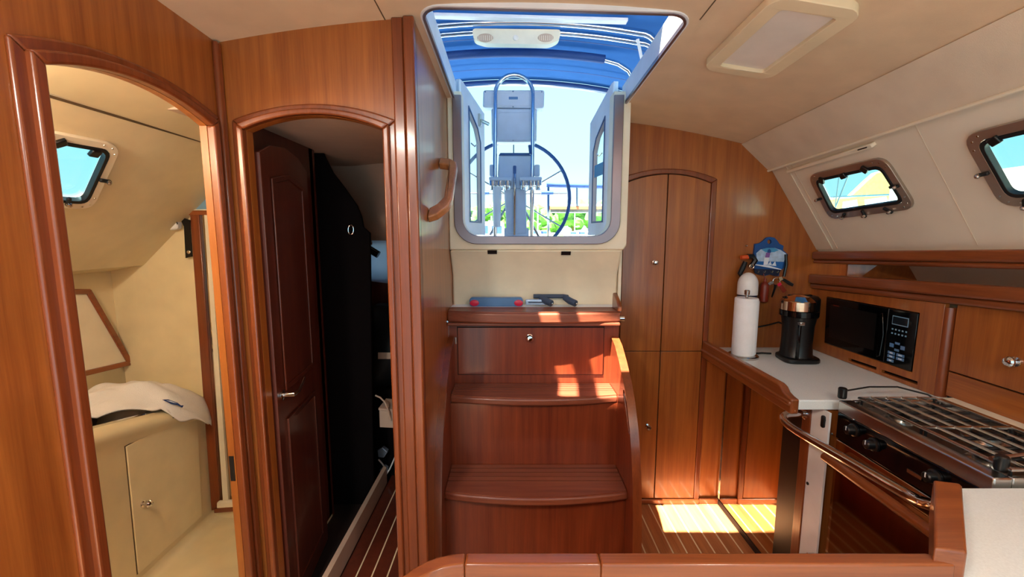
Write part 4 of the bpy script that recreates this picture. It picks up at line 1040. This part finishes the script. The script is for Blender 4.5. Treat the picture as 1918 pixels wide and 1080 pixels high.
put('cloth', MB().grid(towel, 40, 30, (0, 0, -.006)), 'towel', tw, ang=180)
em = Vector(towel(.50, .94)); up_ = (Vector(towel(.50, .88)) - Vector(towel(.50, .98))).normalized(); al = (Vector(towel(.58, .94)) - Vector(towel(.42, .94))).normalized(); nr = up_.cross(al).normalized()
if nr.x < 0: nr = -nr
em += nr * .012
put('emblem', MB().prism([em + al * u * .038 + up_ * v * .045 for u, v in ((-1.1, .05), (-.4, .3), (.5, .22), (.75, .0), (1.1, .12), (.8, -.2), (.3, -.1), (-.3, -.15))], nr * .001), 'blue_print', tw)
put('emblem_stripe', MB().prism([em + nr * .0012 + al * u * .038 + up_ * v * .045 for u, v in ((-.7, .08), (-.2, .2), (.4, .12), (.0, .05))], nr * .0006), 'print_white', tw)
# hinge on the head door jamb
hg = put('latch_plate', MB().box(XL - .018, XL - .004, 1.2265, 1.2295, .70, .78), 'dark_iron', tcase, 'dark bronze latch plate')
# head lamp
hl = thing('head_lamp', (-1.06, .66, 1.80), 'round warm dome lamp on the head ceiling', 'ceiling light')
put('rim', MB().lathe((-1.06, .66, 1.836), [(.06, 0), (.06, -.012), (.05, -.016)], 24), 'plastic_cream', hl)
put('dome', MB().lathe((-1.06, .66, 1.8195), [(.05, 0), (.042, -.016), (.02, -.026)], 24), 'lamp_warm', hl)
ld = bpy.data.lights.new('head_lamp_light', 'POINT'); ld.energy = 8.0; ld.color = (1.0, .91, .74); ld.shadow_soft_size = .05
lo = bpy.data.objects.new('head_lamp_light', ld); lo.location = (-1.06, .66, 1.75) ; COL.objects.link(lo); lo.parent = hl; lo.matrix_parent_inverse = Matrix.Translation(-Vector(hl.location))

# ================================================================ AFT CABIN (through the dark doorway)
ZA = .10; YA = 2.58
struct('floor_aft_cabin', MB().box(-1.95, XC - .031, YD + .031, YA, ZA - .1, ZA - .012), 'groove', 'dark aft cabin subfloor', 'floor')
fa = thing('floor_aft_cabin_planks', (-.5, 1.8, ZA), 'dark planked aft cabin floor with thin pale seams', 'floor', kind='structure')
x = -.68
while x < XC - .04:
    put('plank', MB().box(x, min(x + .056, XC - .033), YD + .032, YA - .01, ZA - .012, ZA), 'shaded_wood', fa, smooth=False)
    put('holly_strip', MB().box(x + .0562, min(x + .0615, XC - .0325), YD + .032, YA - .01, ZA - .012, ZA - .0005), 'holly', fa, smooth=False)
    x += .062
struct('wall_head_partition', MB().box(XL - .061, XL - .031, YD + .025, 1.93, ZA, 1.90), 'shaded_wood', 'dark partition between the aft cabin entry and the head', 'wall')
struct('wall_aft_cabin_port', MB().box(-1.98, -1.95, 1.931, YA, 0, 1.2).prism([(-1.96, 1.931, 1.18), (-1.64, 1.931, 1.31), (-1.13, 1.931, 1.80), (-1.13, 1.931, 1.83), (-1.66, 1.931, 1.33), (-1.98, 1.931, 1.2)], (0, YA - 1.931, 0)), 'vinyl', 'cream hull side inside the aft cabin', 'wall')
struct('wall_aft_cabin_inboard', MB().box(XC - .031, XC - .001, 2.021, YA, 0, 1.84), 'shaded_wood', 'dark inboard wall of the aft cabin', 'wall')
struct('wall_aft_cabin_end', MB().plate([(-1.98, 0), (XC, 0), (XC, 1.82), (-1.13, 1.82), (-1.64, 1.33), (-1.98, 1.2)], [[(p.x, p.z) for p in pix([(680, 455), (735, 455), (735, 520), (680, 520)], YA)]], lambda X, z: (X, YA, z), (0, .03, 0)), 'shaded_wood', 'dark end wall of the aft cabin with a small opening', 'wall')
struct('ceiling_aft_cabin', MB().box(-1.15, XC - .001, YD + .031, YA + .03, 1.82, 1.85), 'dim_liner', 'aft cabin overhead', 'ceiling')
struct('wall_aft_cabin_head_end', MB().plate([(-1.95, 0), (XL - .031, 0), (XL - .031, 1.82), (-1.13, 1.79), (-1.64, 1.31), (-1.95, 1.2)], [], lambda X, z: (X, 1.931, z), (0, .019, 0)), 'shaded_wood', 'dark panel behind the head inside the aft cabin', 'wall')
put('window_curtain', MB().prism(pix([(686, 447), (740, 447), (740, 532), (690, 526)], YA - .02), (0, .004, 0)), 'curtain', None, 'pale blue lit curtain over the aft cabin port', 'curtain')
# partition with the wavy edge
pp = [(540, 160), (560, 170), (585, 215), (596, 250), (606, 290), (622, 322), (645, 352), (668, 385), (676, 405), (680, 425), (692, 436), (695, 640), (700, 950), (560, 950), (540, 700)]
bp = struct('wall_bunk_partition', MB().plate(pp, [], lambda x, y: onY(x, y, 2.02), (0, .02, 0)), 'shaded_panel', 'shade-blackened bunk partition with a wavy upper edge in the aft cabin', 'wall')
rg = put('ring_pull', MB().tube([onY(657 + 5 * math.cos(t), 430 + 9 * math.sin(t), 2.012) for t in [2 * PI * k / 16 for k in range(16)]], .003, 8, closed=True), 'chrome', None, 'small chrome ring pull on the dark bunk partition', 'ring pull')
# moulded overhead liner behind it
def lin_(a, b):
    x = lerp(590, 745, a); y = lerp(180, 450, b); Y = lerp(2.2, 2.52, .5 - .5 * math.cos(PI * b)); p = onY(x, y, Y); p.y += .05 * math.sin(a * 5)
    return p
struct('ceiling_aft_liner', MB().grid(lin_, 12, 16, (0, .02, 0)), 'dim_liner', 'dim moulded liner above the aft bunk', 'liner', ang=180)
# door leaf standing open
dA, dB = Vector((-.770, 1.345)), Vector((-.816, 1.742))
dl = thing('door_1', (-.77, 1.34, ZA), 'cherry aft cabin door toned dark for shade, standing open against the partition', 'door', kind='structure')
dt = (dB - dA).normalized(); dn = Vector((dt.y, -dt.x))
if dn.x < 0: dn = -dn
DW = (dB - dA).length
def fD(u, z, o=0): p = dA + dt * u + dn * o; return Vector((p.x, p.y, z))
leaf = [(0, ZA + .01), (DW, ZA + .01), (DW, 1.70), (DW * .8, 1.735), (DW * .5, 1.75), (DW * .2, 1.735), (0, 1.70)]
lf = put('leaf', MB().plate(leaf, [], lambda u, z: fD(u, z, 0), (-.022 * dn.x, -.022 * dn.y, 0)), 'shaded_wood', dl, bevel=.002)
for (z0_, z1_, tp_) in ((.92, 1.66, 1), (.18, .82, 0)):
    pl = [(.06, z0_), (DW - .06, z0_), (DW - .06, z1_ - .03 * tp_), (DW * .5, z1_), (.06, z1_ - .03 * tp_)]
    put('panel_moulding', MB().plate(pl, [inset(pl, .018)], lambda u, z: fD(u, z, .0005), (.007 * dn.x, .007 * dn.y, 0)), 'shaded_wood', lf, bevel=.003)
    put('panel', MB().plate(inset(pl, .019), [], lambda u, z: fD(u, z, .0005), (.003 * dn.x, .003 * dn.y, 0)), 'shaded_wood', lf)
hp = [fD(.06, onX(503, 731, -.76).z, .03), fD(.045, onX(503, 731, -.76).z - .002, .036), fD(.08, .915, .036), fD(.13, .928, .034)]
zl = .915
hd = put('lever_handle', MB().tube([fD(.035, zl, .001), fD(.035, zl, .038), fD(.07, zl + .002, .042), fD(.10, zl + .01, .04), fD(.135, zl + .024, .038)], [.008, .008, .0075, .007, .006], 10), 'chrome', dl)
put('rosette', MB().lathe(fD(.035, zl, .001), [(.018, 0), (.018, .004), (.012, .006)], 16, (dn.x, dn.y, 0)), 'chrome', hd)
# bunk base, lamp, clutter
struct('baseboard_bunk', MB().prism([(-.70, YD + .04, ZA), (-.685, YD + .04, ZA), (-.685, YD + .04, ZA + .09), (-.70, YD + .04, ZA + .1)], (0, .85, 0)), 'dim_liner', 'grey kick board along the aft bunk', 'skirting')
lm = thing('reading_lamp', onY(695, 455, YA - .05), 'small chrome swivel reading lamp in the aft cabin', 'lamp')
put('mount', MB().lathe(onY(692, 455, YA - .05), [(.02, 0), (.02, .012), (.01, .02)], 14, (0, -1, 0)), 'chrome', lm)
put('stem', MB().tube([onY(692, 455, YA - .06), onY(694, 463, YA - .09)], .008, 8), 'chrome', lm)
put('shade', MB().tube([onY(691, 466, YA - .1), onY(709, 477, YA - .1)], .021, 14), 'black', lm)
put('shade_trim', MB().tube([onY(693, 464.5, YA - .119), onY(708, 473.5, YA - .119)], .005, 8), 'chrome', lm)
put('aft_bunk', MB().box(-.95, XC - .034, 2.27, 2.57, ZA, .60).box(-.95, XC - .034, 2.262, 2.2695, ZA, .56), 'shaded_panel', None, 'shade-blackened aft bunk platform under the gear bag', 'bunk', bevel=.01)
bg_ = thing('gear_bag', onY(720, 720, 2.3), 'dark gear bag lying on the aft bunk', 'bag')
put('bag', MB().grid(lambda a, b: onY(lerp(694, 760, a), lerp(575, 729, b), 2.32 + .03 * math.sin(4 * a + 5 * b)), 8, 8, (0, .15, 0)), 'black_rubber', bg_, ang=180)
put('mesh_patch', MB().grid(lambda a, b: onY(lerp(708, 735, a), lerp(660, 672, b), 2.27), 2, 2, (0, .004, 0)), 'dim_liner', bg_)
bx = thing('storage_box', onY(722, 800, 2.2), 'grey storage box beside the aft bunk', 'box')
put('box', MB().prism(pix([(710, 768), (750, 772), (750, 802), (711, 800)], 2.0), (0, .12, 0)), 'dim_liner', bx, bevel=.003)
put('lid', MB().prism(pix([(709, 764), (750, 768), (750, 771.5), (709, 767.5)], 1.995), (0, .125, 0)), 'dim_liner', bx)
def plug(pts, cord, lab):
    t = thing('plug', onY(*pts[0], 2.2), lab, 'plug')
    put('body', MB().prism(pix(pts, 2.2), (0, .03, 0)), 'silver_blue', t, bevel=.003)
    put('lead', MB().tube([onY(x, y, 2.21) for x, y in cord], .004, 8), 'plastic_white', t)
plug([(707, 843), (716, 838), (726, 846), (719, 857), (708, 856)], [(709, 860), (716, 868), (722, 877)], 'upper pale blue plug dangling in the aft cabin doorway')
plug([(710, 880), (718, 873), (726, 878), (724, 889), (715, 891)], [(722, 890), (730, 878), (737, 862), (742, 850)], 'lower pale blue plug lying at the aft cabin kick board')
put('charging_cable', MB().tube([onY(x, y, 1.97) for x, y in ((703, 740), (712, 744), (720, 752), (726, 765), (730, 785))], .004, 8), 'dim_liner', None, 'thin grey cable curving over the storage box', 'cable')

# ================================================================ OUTSIDE: COCKPIT
ck = thing('cockpit', (.1, 3.2, .9), 'white moulded cockpit well with seats behind the companionway', 'cockpit')
put('bridge_deck', MB().box(-.27, 1.5, 2.21, 2.6, 1.0, 1.40), 'deck_white', ck, bevel=.02)
put('sole', MB().box(-.5, .7, 2.65, 4.6, .96, 1.0), 'deck_white', ck)
for x0, x1, ya in ((-1.3, -.5, 3.0), (.7, 1.5, 2.6)):
    put('seat', MB().box(x0, x1, ya, 4.6, 1.0, 1.36), 'deck_white', ck, bevel=.03)
put('coaming', MB().prism([(.78, 3.9, 1.36), (1.5, 3.9, 1.36), (1.5, 3.9, 1.60), (1.0, 3.9, 1.56), (.78, 3.9, 1.50)], (0, .7, -.02)), 'deck_white', ck, bevel=.02)
put('coaming', MB().prism([(-.58, 3.9, 1.36), (-1.3, 3.9, 1.36), (-1.3, 3.9, 1.60), (-.8, 3.9, 1.56), (-.58, 3.9, 1.50)], (0, .7, -.02)), 'deck_white', ck, bevel=.02)
put('transom', MB().box(-1.3, 1.5, 4.6, 5.0, .9, 1.40), 'deck_white', ck, bevel=.03)

# swing doors
def swing(name, lab, hx, hy, ang, z_h, z_f, mirror):
    W_ = .33; s, c_ = math.sin(ang), math.cos(ang); dx = s if not mirror else -s
    nrm = Vector((c_, -dx if not mirror else -dx, 0)); nrm = Vector((c_ if not mirror else -c_, -abs(s), 0))
    fn = lambda u, z: Vector((hx + dx * u, hy + c_ * u, z))
    t = thing(name, (hx, hy, OZ), lab, 'door', kind='structure')
    out_ = [(0, OZ + .004), (W_, OZ + .004), (W_, z_f), (.03, z_h), (0, z_h)]
    win = [(.10, OZ + .07), (.26, OZ + .07), (.26, z_f - .16), (.22, z_f - .10), (.10, z_f - .03)]
    fr = put('frame', MB().plate(out_, [win], fn, nrm * -.022), 'deck_white', t, bevel=.002)
    put('gasket', MB().plate(inset(win, -.004), [inset(win, .004)], lambda u, z: fn(u, z) + nrm * .001, nrm * .003), 'wheel_navy', fr)
    put('pane', MB().plate(inset(win, -.002), [], lambda u, z: fn(u, z) - nrm * .010, nrm * -.004), 'door_glass', fr)
    put('hinge_post', MB().tube([fn(-.006, OZ + .02), fn(-.006, z_h - .01)], .008, 8), 'deck_white', t)
    put('stay_hook', MB().tube([fn(.12, z_f - .19) + nrm * .004, fn(.15, z_f - .2) + nrm * .01, fn(.20, z_f - .18) + nrm * .004], .003, 6), 'steel', t)
    return t, fn, nrm
dL, fnL, nL = swing('door_2', 'white swing door with a window and a lock at the port side of the companionway', -.232, 2.01, math.radians(15.5), 2.14, 2.075, False)
put('lock_body', MB().obox(fnL(.24, 2.02) + nL * .006, (.012 * math.sin(.27), .012 * math.cos(.27), 0), (0, 0, .03), nL * .005), 'steel', dL)
put('lock_bolt', MB().tube([fnL(.25, 2.02) + nL * .012, fnL(.30, 2.015) + nL * .03], .009, 8), 'steel', dL)
dR, fnR, nR = swing('door_3', 'white swing door with a window at the starboard side of the companionway', .455, 2.01, math.radians(7.7), 2.13, 2.03, True)
put('paper_notice', MB().prism([fnR(.12, 1.74) + nR * -.004, fnR(.25, 1.74) + nR * -.004, fnR(.25, 1.80) + nR * -.004, fnR(.12, 1.80) + nR * -.004], nR * .001), 'print_sky', dR)

# steering pedestal with guard, pods and wheel
YP = 3.25
pd = thing('steering_pedestal', (.016, YP, 1.0), 'steering pedestal with chrome guard, white instrument pods and cup holders', 'pedestal')
P = lambda x, y, Y=YP: onY(x, y, Y)
gx0, gx1 = 928, 998
path = [P(927, 445), P(927, 300), P(928, 182)] + [P(963 - 35 * math.cos(t), 176 - 36 * math.sin(t)) for t in [PI * k / 12 for k in range(13)]] + [P(998, 182), P(997, 300), P(996, 445)]
path[0].z = 1.0; path[-1].z = 1.0
put('guard', MB().tube(path, .0155, 12), 'chrome', pd)
up_pod = put('upper_pod', MB().prism(pix(roundpoly([(905, 168), (1020, 168), (1019, 202), (904, 201)], 5), YP + .03), (0, .10, 0)), 'pod_white', pd, bevel=.012, seg=3)
put('pod_face', MB().prism(pix(roundpoly([(930, 174), (996, 174), (996, 198), (930, 198)], 8), YP + .026), (0, .004, 0)), 'pod_white', up_pod, bevel=.002)
put('maker_plate', MB().prism(pix([(953, 181), (970, 181), (970, 186), (953, 186)], YP + .024), (0, .002, 0)), 'slate_blue', up_pod)
lo_pod = put('lower_pod', MB().prism(pix(roundpoly([(920, 203), (1006, 203), (1005, 265), (921, 265)], 4), YP + .03), (0, .12, 0)), 'pod_white', pd, bevel=.012, seg=3)
put('pod_face', MB().prism(pix(roundpoly([(932, 210), (995, 210), (995, 262), (932, 262)], 9), YP + .025), (0, .005, 0)), 'pod_white', lo_pod, bevel=.003)
for p, q in (((961, 171), up_pod), ((961, 200), up_pod), ((909, 172), up_pod), ((1015, 172), up_pod), ((961, 262), lo_pod)):
    put('screw', MB().lathe(P(*p, YP + .029), [(.006, 0), (.004, .003)], 8, (0, -1, 0)), 'steel', q)
hp_ = put('pedestal_head', MB().prism(pix(roundpoly([(934, 290), (994, 290), (996, 330), (985, 352), (944, 352), (932, 330)], 5), YP + .02), (0, .16, 0)), 'pod_white', pd, bevel=.012, seg=3)
put('head_cap', MB().prism(pix([(937, 286), (991, 286), (994, 291), (934, 291)], YP + .015), (0, .17, 0)), 'wheel_navy', hp_, bevel=.003)
put('column', MB().prism(pix([(944, 352), (985, 352), (987, 438), (949, 438)], YP + .03), (0, .10, 0)).box(-.06, .13, YP + .04, YP + .16, 1.0, 1.5), 'pod_white', pd, bevel=.01)
put('slot', MB().prism(pix(roundpoly([(961, 310), (967, 310), (966, 438), (962, 438)], 2), YP + .012), (0, .008, 0)), 'wheel_navy', pd)
put('brake_lever', MB().tube([P(964, 325, YP - .0), P(963.5, 440, YP + .0)], .009, 8), 'chrome', pd)
for x0, x1 in ((916, 958), (973, 1015)):
    trk = put('cup_tray', MB().prism(pix(roundpoly([(x0, 331), (x1, 331), (x1, 337), (x0, 337)], 2), YP - .06), (0, .12, 0)), 'pod_white', pd, bevel=.004)
    for k in range(3):
        xx = lerp(x0 + 7, x1 - 7, k / 2); p = P(xx, 337, YP - .02)
        put('cup_ring', MB().lathe((p.x, p.y, p.z), [(.026, 0), (.026, -.04), (.021, -.042), (.019, -.07), (.015, -.075)], 16), 'chrome', trk)
for x0, x1 in ((917, 927), (1001, 1011)):
    put('side_bracket', MB().prism(pix(roundpoly([(x0, 308), (x1, 308), (x1, 330), (x0, 330)], 3), YP + .0), (0, .04, 0)), 'pod_white', pd, bevel=.003)
put('white_post', MB().tube([P(931, 350, YP - .03), P(931, 425, YP - .03)], [.034, .026], 14), 'plastic_white', pd)
for a, b in (((950, 384), (918, 440)), ((978, 384), (1010, 445))):
    put('brace', MB().tube([P(*a, YP + .08), P(*b, YP + .08)], .009, 8), 'steel', pd)
put('control_lever', MB().tube([P(992, 272, YP - .02), P(994, 288, YP - .02)], .012, 8), 'wheel_navy', pd)
cW = onY(962, 372, 3.62); rW = .465
wh = put('steering_wheel', MB().tube([cW + Vector((rW * math.cos(t), 0, rW * math.sin(t))) for t in [2 * PI * k / 56 for k in range(56)]], .015, 10, closed=True), 'wheel_navy', pd, 'navy wheel rim')
put('hub', MB().lathe(cW + Vector((0, .02, 0)), [(.05, 0), (.05, .04), (.03, .06)], 18, (0, -1, 0)), 'steel', wh)
for k in range(6):
    t = PI / 6 + PI / 3 * k; put('spoke', MB().tube([cW + Vector((.04 * math.cos(t), 0, .04 * math.sin(t))), cW + Vector((rW * math.cos(t), 0, rW * math.sin(t)))], .006, 8), 'steel', wh)

# stern rail with rolled cover and teak seat
sr = thing('stern_rail', onY(1060, 438, 4.75), 'stainless stern rail with a rolled navy cover and teak seat', 'stern rail')
YR = 4.75; Q = lambda x, y: onY(x, y, YR)
put('rail', MB().tube([Q(860, 362), Q(1062, 362)], .011, 8), 'steel', sr)
for x in (905, 1025): put('pad', MB().tube([Q(x - 11, 361), Q(x + 11, 361)], .022, 10), 'wheel_navy', sr)
put('rolled_cover', MB().tube([Q(1024, 345), Q(1040, 346), Q(1110, 348), Q(1150, 349)], [.03, .028, .028, .028], 10), 'cover_navy', sr)
for x, y0, y1 in ((1027, 346, 437), (1081, 349, 386), (1150, 349, 437), (860, 360, 437)):
    a, b = Q(x, y0), Q(x, y1)
    put('stanchion', MB().tube([a, (b.x, b.y, 1.36 if y1 > 400 else b.z)], .014, 8), 'chrome', sr)
put('seat_board', MB().prism([Q(1029, 386), Q(1155, 386), Q(1155, 392), Q(1029, 392)], (0, .25, 0)), 'teak_out', sr, bevel=.003)
put('seat_trim', MB().prism([Q(1029, 382), Q(1155, 382), Q(1155, 385.6), Q(1029, 385.6)], (0, .26, 0)), 'deck_white', sr)
put('seat_support', MB().prism([Q(1031, 392.4), Q(1155, 392.4), Q(1155, 397), Q(1031, 397)], (0, .2, 0)), 'steel', sr)

# dodger and bimini canvas
def cz(X): return 2.82 - .10 * X * X - (max(0, abs(X - .1) - .95) * 1.3 if abs(X - .1) > .95 else 0)
dg = thing('bimini', (.1, 3.0, 1.6), 'blue canvas bimini stretched over the cockpit on stainless bows', 'bimini')
put('canvas', MB().grid(lambda a, b: (lerp(-1.45, 1.65, a), lerp(1.25, 4.02, b), cz(lerp(-1.45, 1.65, a)) + .015 * math.sin(b * 9)), 40, 24, (0, 0, .003)), 'canvas_blue', dg, ang=180)
put('shade_wing', MB().grid(lambda a, b: (lerp(-1.45, -.405, a), lerp(.2, 1.25, b), lerp(2.3, cz(lerp(-1.45, -.405, a)), b)), 8, 6, (0, 0, .003)), 'canvas_blue', dg)  # unseen canvas, added to keep sun off the port side of the steps
put('shade_batten', MB().grid(lambda a, b: (lerp(-.33, -.245, a), lerp(.2, 1.25, b), lerp(2.3, cz(-.25), b)), 2, 6, (0, 0, .003)), 'canvas_blue', dg)  # unseen strip, added to cast the gap between the sun patches
put('hem', MB().tube([(X, 4.02, cz(X) - .015) for X in [lerp(-1.3, 1.5, k / 24) for k in range(25)]], .018, 8), 'cover_navy', dg)
put('hem_tube', MB().tube([(X, 4.0, cz(X) - .045) for X in [lerp(-1.2, 1.4, k / 24) for k in range(25)]], .012, 8), 'chrome', dg)
for Y in (2.62, 3.15, 3.7):
    put('canvas_seam', MB().grid(lambda a, b: (lerp(-1.0, 1.15, a), Y + .012 * b, cz(lerp(-1.0, 1.15, a)) - .022), 24, 1, (0, 0, .002)), 'cover_navy', dg)
def bow(name, Y, dz, r, x0, x1, mat, endz, bend=.13):
    pts = [(X, Y, cz(X) - dz) for X in [lerp(x0, x1, k / 16) for k in range(17)]]
    zl = cz(x1) - dz
    pts += [(x1 + bend * math.sin(t), Y, zl - bend * (1 - math.cos(t))) for t in [PI / 2 * k / 6 for k in range(1, 6)]] + [(x1 + bend + .02, Y, zl - bend - .1), (x1 + bend + .1, Y, endz)]
    return put(name, MB().tube(pts, r, 10), mat, dg)
bow('bow_tube', 2.86, .05, .021, -1.0, .80, 'chrome', 1.6)
bow('bow_tube', 2.97, .055, .020, -1.0, .84, 'chrome', 1.6)
put('batten', MB().bar((-1.0, 2.78, cz(0) - .04), (.70, 2.78, cz(.70) - .035), .05, .02), 'plastic_white', dg, bevel=.004)
for x0, x1, mat, r in ((-.9, .68, 'cover_navy', .03),):
    put('sleeve', MB().tube([(X, 3.32, cz(X) - .05) for X in [lerp(x0, x1, k / 16) for k in range(17)]], r, 10), mat, dg)
put('bow_tube', MB().tube([(.66, 3.32, cz(.66) - .05), (.78, 3.32, cz(.78) - .065), (.86, 3.32, cz(.86) - .10), (.91, 3.32, cz(.91) - .17), (.95, 3.32, 2.3), (1.05, 3.32, 1.6)], .017, 10), 'chrome', dg)
put('strap', MB().bar((.80, 2.9, cz(.8) - .07), (.93, 3.05, cz(.9) - .33), .02, .003), 'plastic_white', dg)
sk = thing('speaker_bar', (.03, 2.93, 2.62), 'white light and speaker bar clamped under the bimini bows', 'speaker')
pxs = roundpoly([(884, 53), (1051, 55), (1048, 74), (1030, 83), (908, 81), (887, 74)], 8)
bd_ = put('housing', MB().plate(pxs, [], lambda x, y: onY(x, y, 2.90), (0, .06, 0)), 'plastic_cream', sk, bevel=.01, seg=3)
for x in (909, 1022):
    gr_ = put('speaker_grille', MB().lathe(onY(x, 71, 2.899), [(.05, 0), (.05, .004), (.045, .007)], 24, (0, -1, 0), 1.0, .5), 'dim_liner', sk)
    for k in range(-3, 4): put('grille_rib', MB().bar(onY(x + k * 4, 66.5, 2.891), onY(x + k * 4, 75.5, 2.891), .003, .003), 'plastic_cream', gr_)
put('lamp_lens', MB().lathe(onY(966, 71, 2.899), [(.018, 0), (.016, .006), (.008, .01)], 16, (0, -1, 0)), 'diffuser', sk)

# ================================================================ OUTSIDE: MARINA
wt_ = MB()
for x0, x1, y0, y1 in ((-60, 60, 6.5, 44), (2.8, 60, -40, 6.5), (-60, -2.8, -40, 6.5)):
    wt_.add([(x0, y0, .1), (x1, y0, .1), (x1, y1, .1), (x0, y1, .1)], [(0, 1, 2, 3)])
put('water', wt_, 'water', None, 'calm marina water around the boat', 'water', kind='stuff')
put('shore_bank', MB().prism([(-60, 44, -.5), (60, 44, -.5), (60, 46, 1.2), (60, 90, 1.6), (-60, 90, 1.6), (-60, 46, 1.2)], (0, 0, .01)).prism([(-60, 43.9, -.5), (-60, 46, 1.2), (-60, 60, 1.5), (-60, 60, -.5)], (120, 0, 0)), 'grass', None, 'grassy shore below the distant trees', 'bank', kind='structure')
def crown(c, r, n, seed):
    rnd = random.Random(seed); mb = MB()
    for k in range(n):
        p = Vector(c) + Vector((rnd.uniform(-1, 1) * r * .8, rnd.uniform(-.6, .6) * r, rnd.uniform(-.7, .7) * r * .8)); rr = r * rnd.uniform(.35, .6)
        b0 = len(mb.v); mb.ball(p, rr, rr, rr * .85, 10)
        for v in mb.v[b0:]:
            d = (v - p); v += d * rnd.uniform(-.22, .22)
    return mb
for k, (px, top) in enumerate(((880, 392), (905, 384), (938, 380), (985, 382), (1012, 384), (1045, 378), (1075, 376), (1105, 382), (1140, 384))):
    Yt = 52 + 5 * (k % 3); p = onY(px, top, Yt); hgt = p.z - 1.3
    t = thing('tree', (p.x, Yt, 1.3), 'bushy green tree on the far shore astern', 'tree', 'trees on the far shore')
    put('crown', crown((p.x, Yt, 1.3 + hgt * .58), hgt * .5, 16, k), 'leaf', t, smooth=False)
    put('trunk', MB().tube([(p.x, Yt, 1.2), (p.x, Yt, 1.3 + hgt * .5)], [.22, .12], 8), 'bark', t)
for k, (px, Yb, lab) in enumerate(((916, 24, 'moored white boat with a tall cabin and a short mast astern'), (1012, 30, 'moored low white sailboat with a tall bare mast astern'), (1085, 40, 'moored low white sailboat with a tall bare mast astern'))):
    p = onY(px, 438, Yb); t = thing('moored_boat', (p.x, Yb, .1), lab, 'boat', 'boats moored astern')
    hw_ = 1.3
    put('hull', MB().prism([(p.x - hw_, Yb, .0), (p.x + hw_, Yb, .0), (p.x + hw_ + .25, Yb, 1.2), (p.x - hw_ - .25, Yb, 1.2)], (0, 7, 0)), 'boat_hull', t)
    ca = put('cabin', MB().prism([(p.x - .95, Yb + 1, 1.2), (p.x + .95, Yb + 1, 1.2), (p.x + .75, Yb + 1, 2.2 if k == 0 else 1.75), (p.x - .75, Yb + 1, 2.2 if k == 0 else 1.75)], (0, 4, 0)), 'boat_hull', t)
    for s in (-.4, .4): put('window', MB().box(p.x + s - .28, p.x + s + .28, Yb + .98, Yb + .999, 1.5, 1.95 if k == 0 else 1.68), 'cover_navy', ca)
    put('mast', MB().tube([(p.x, Yb + 3, 1.7), (p.x, Yb + 3, 3.6 if k else 2.6)], .05, 8), 'boat_hull', t)
    put('boom', MB().tube([(p.x, Yb + 3, 2.2), (p.x, Yb + .2, 2.2)], .05, 8), 'boat_hull', t)
# neighbouring yacht with tan sail cover, seen through the bronze portlight
nb = thing('neighbour_yacht', (9.5, 11, .1), 'neighbouring yacht with a tan canvas cover seen through the portlight', 'boat')
YN = 11.0
put('hull', MB().prism([(7.3, 3, .1), (9.2, 3, .1), (9.4, 3, 1.5), (7.0, 3, 1.5)], (0, 13, 0)), 'boat_hull', nb)
put('canvas_cover', MB().prism(pix([(1530, 372), (1590, 368), (1625, 335), (1640, 322), (1655, 318), (1660, 300), (1700, 300), (1730, 345), (1730, 398), (1530, 405)], YN), (.12, .3, 0)), 'tan_canvas', nb, bevel=.05)
put('window_panel', MB().prism(pix([(1580, 378), (1605, 374), (1608, 392), (1578, 394)], YN - .03), (0, .02, 0)), 'pod_white', nb)
put('window_panel', MB().prism(pix([(1620, 374), (1660, 368), (1668, 388), (1622, 391)], YN - .03), (0, .02, 0)), 'pod_white', nb)
put('stay', MB().tube([onY(1600, 300, YN - .4), onY(1558, 405, YN - .4)], .015, 6), 'steel', nb)
put('stay', MB().tube([onY(1575, 300, YN - .4), onY(1562, 405, YN - .4)], .012, 6), 'steel', nb)
put('lifeline', MB().tube([onY(1540, 370, YN - .3), onY(1720, 362, YN - .3)], .02, 6), 'steel', nb)
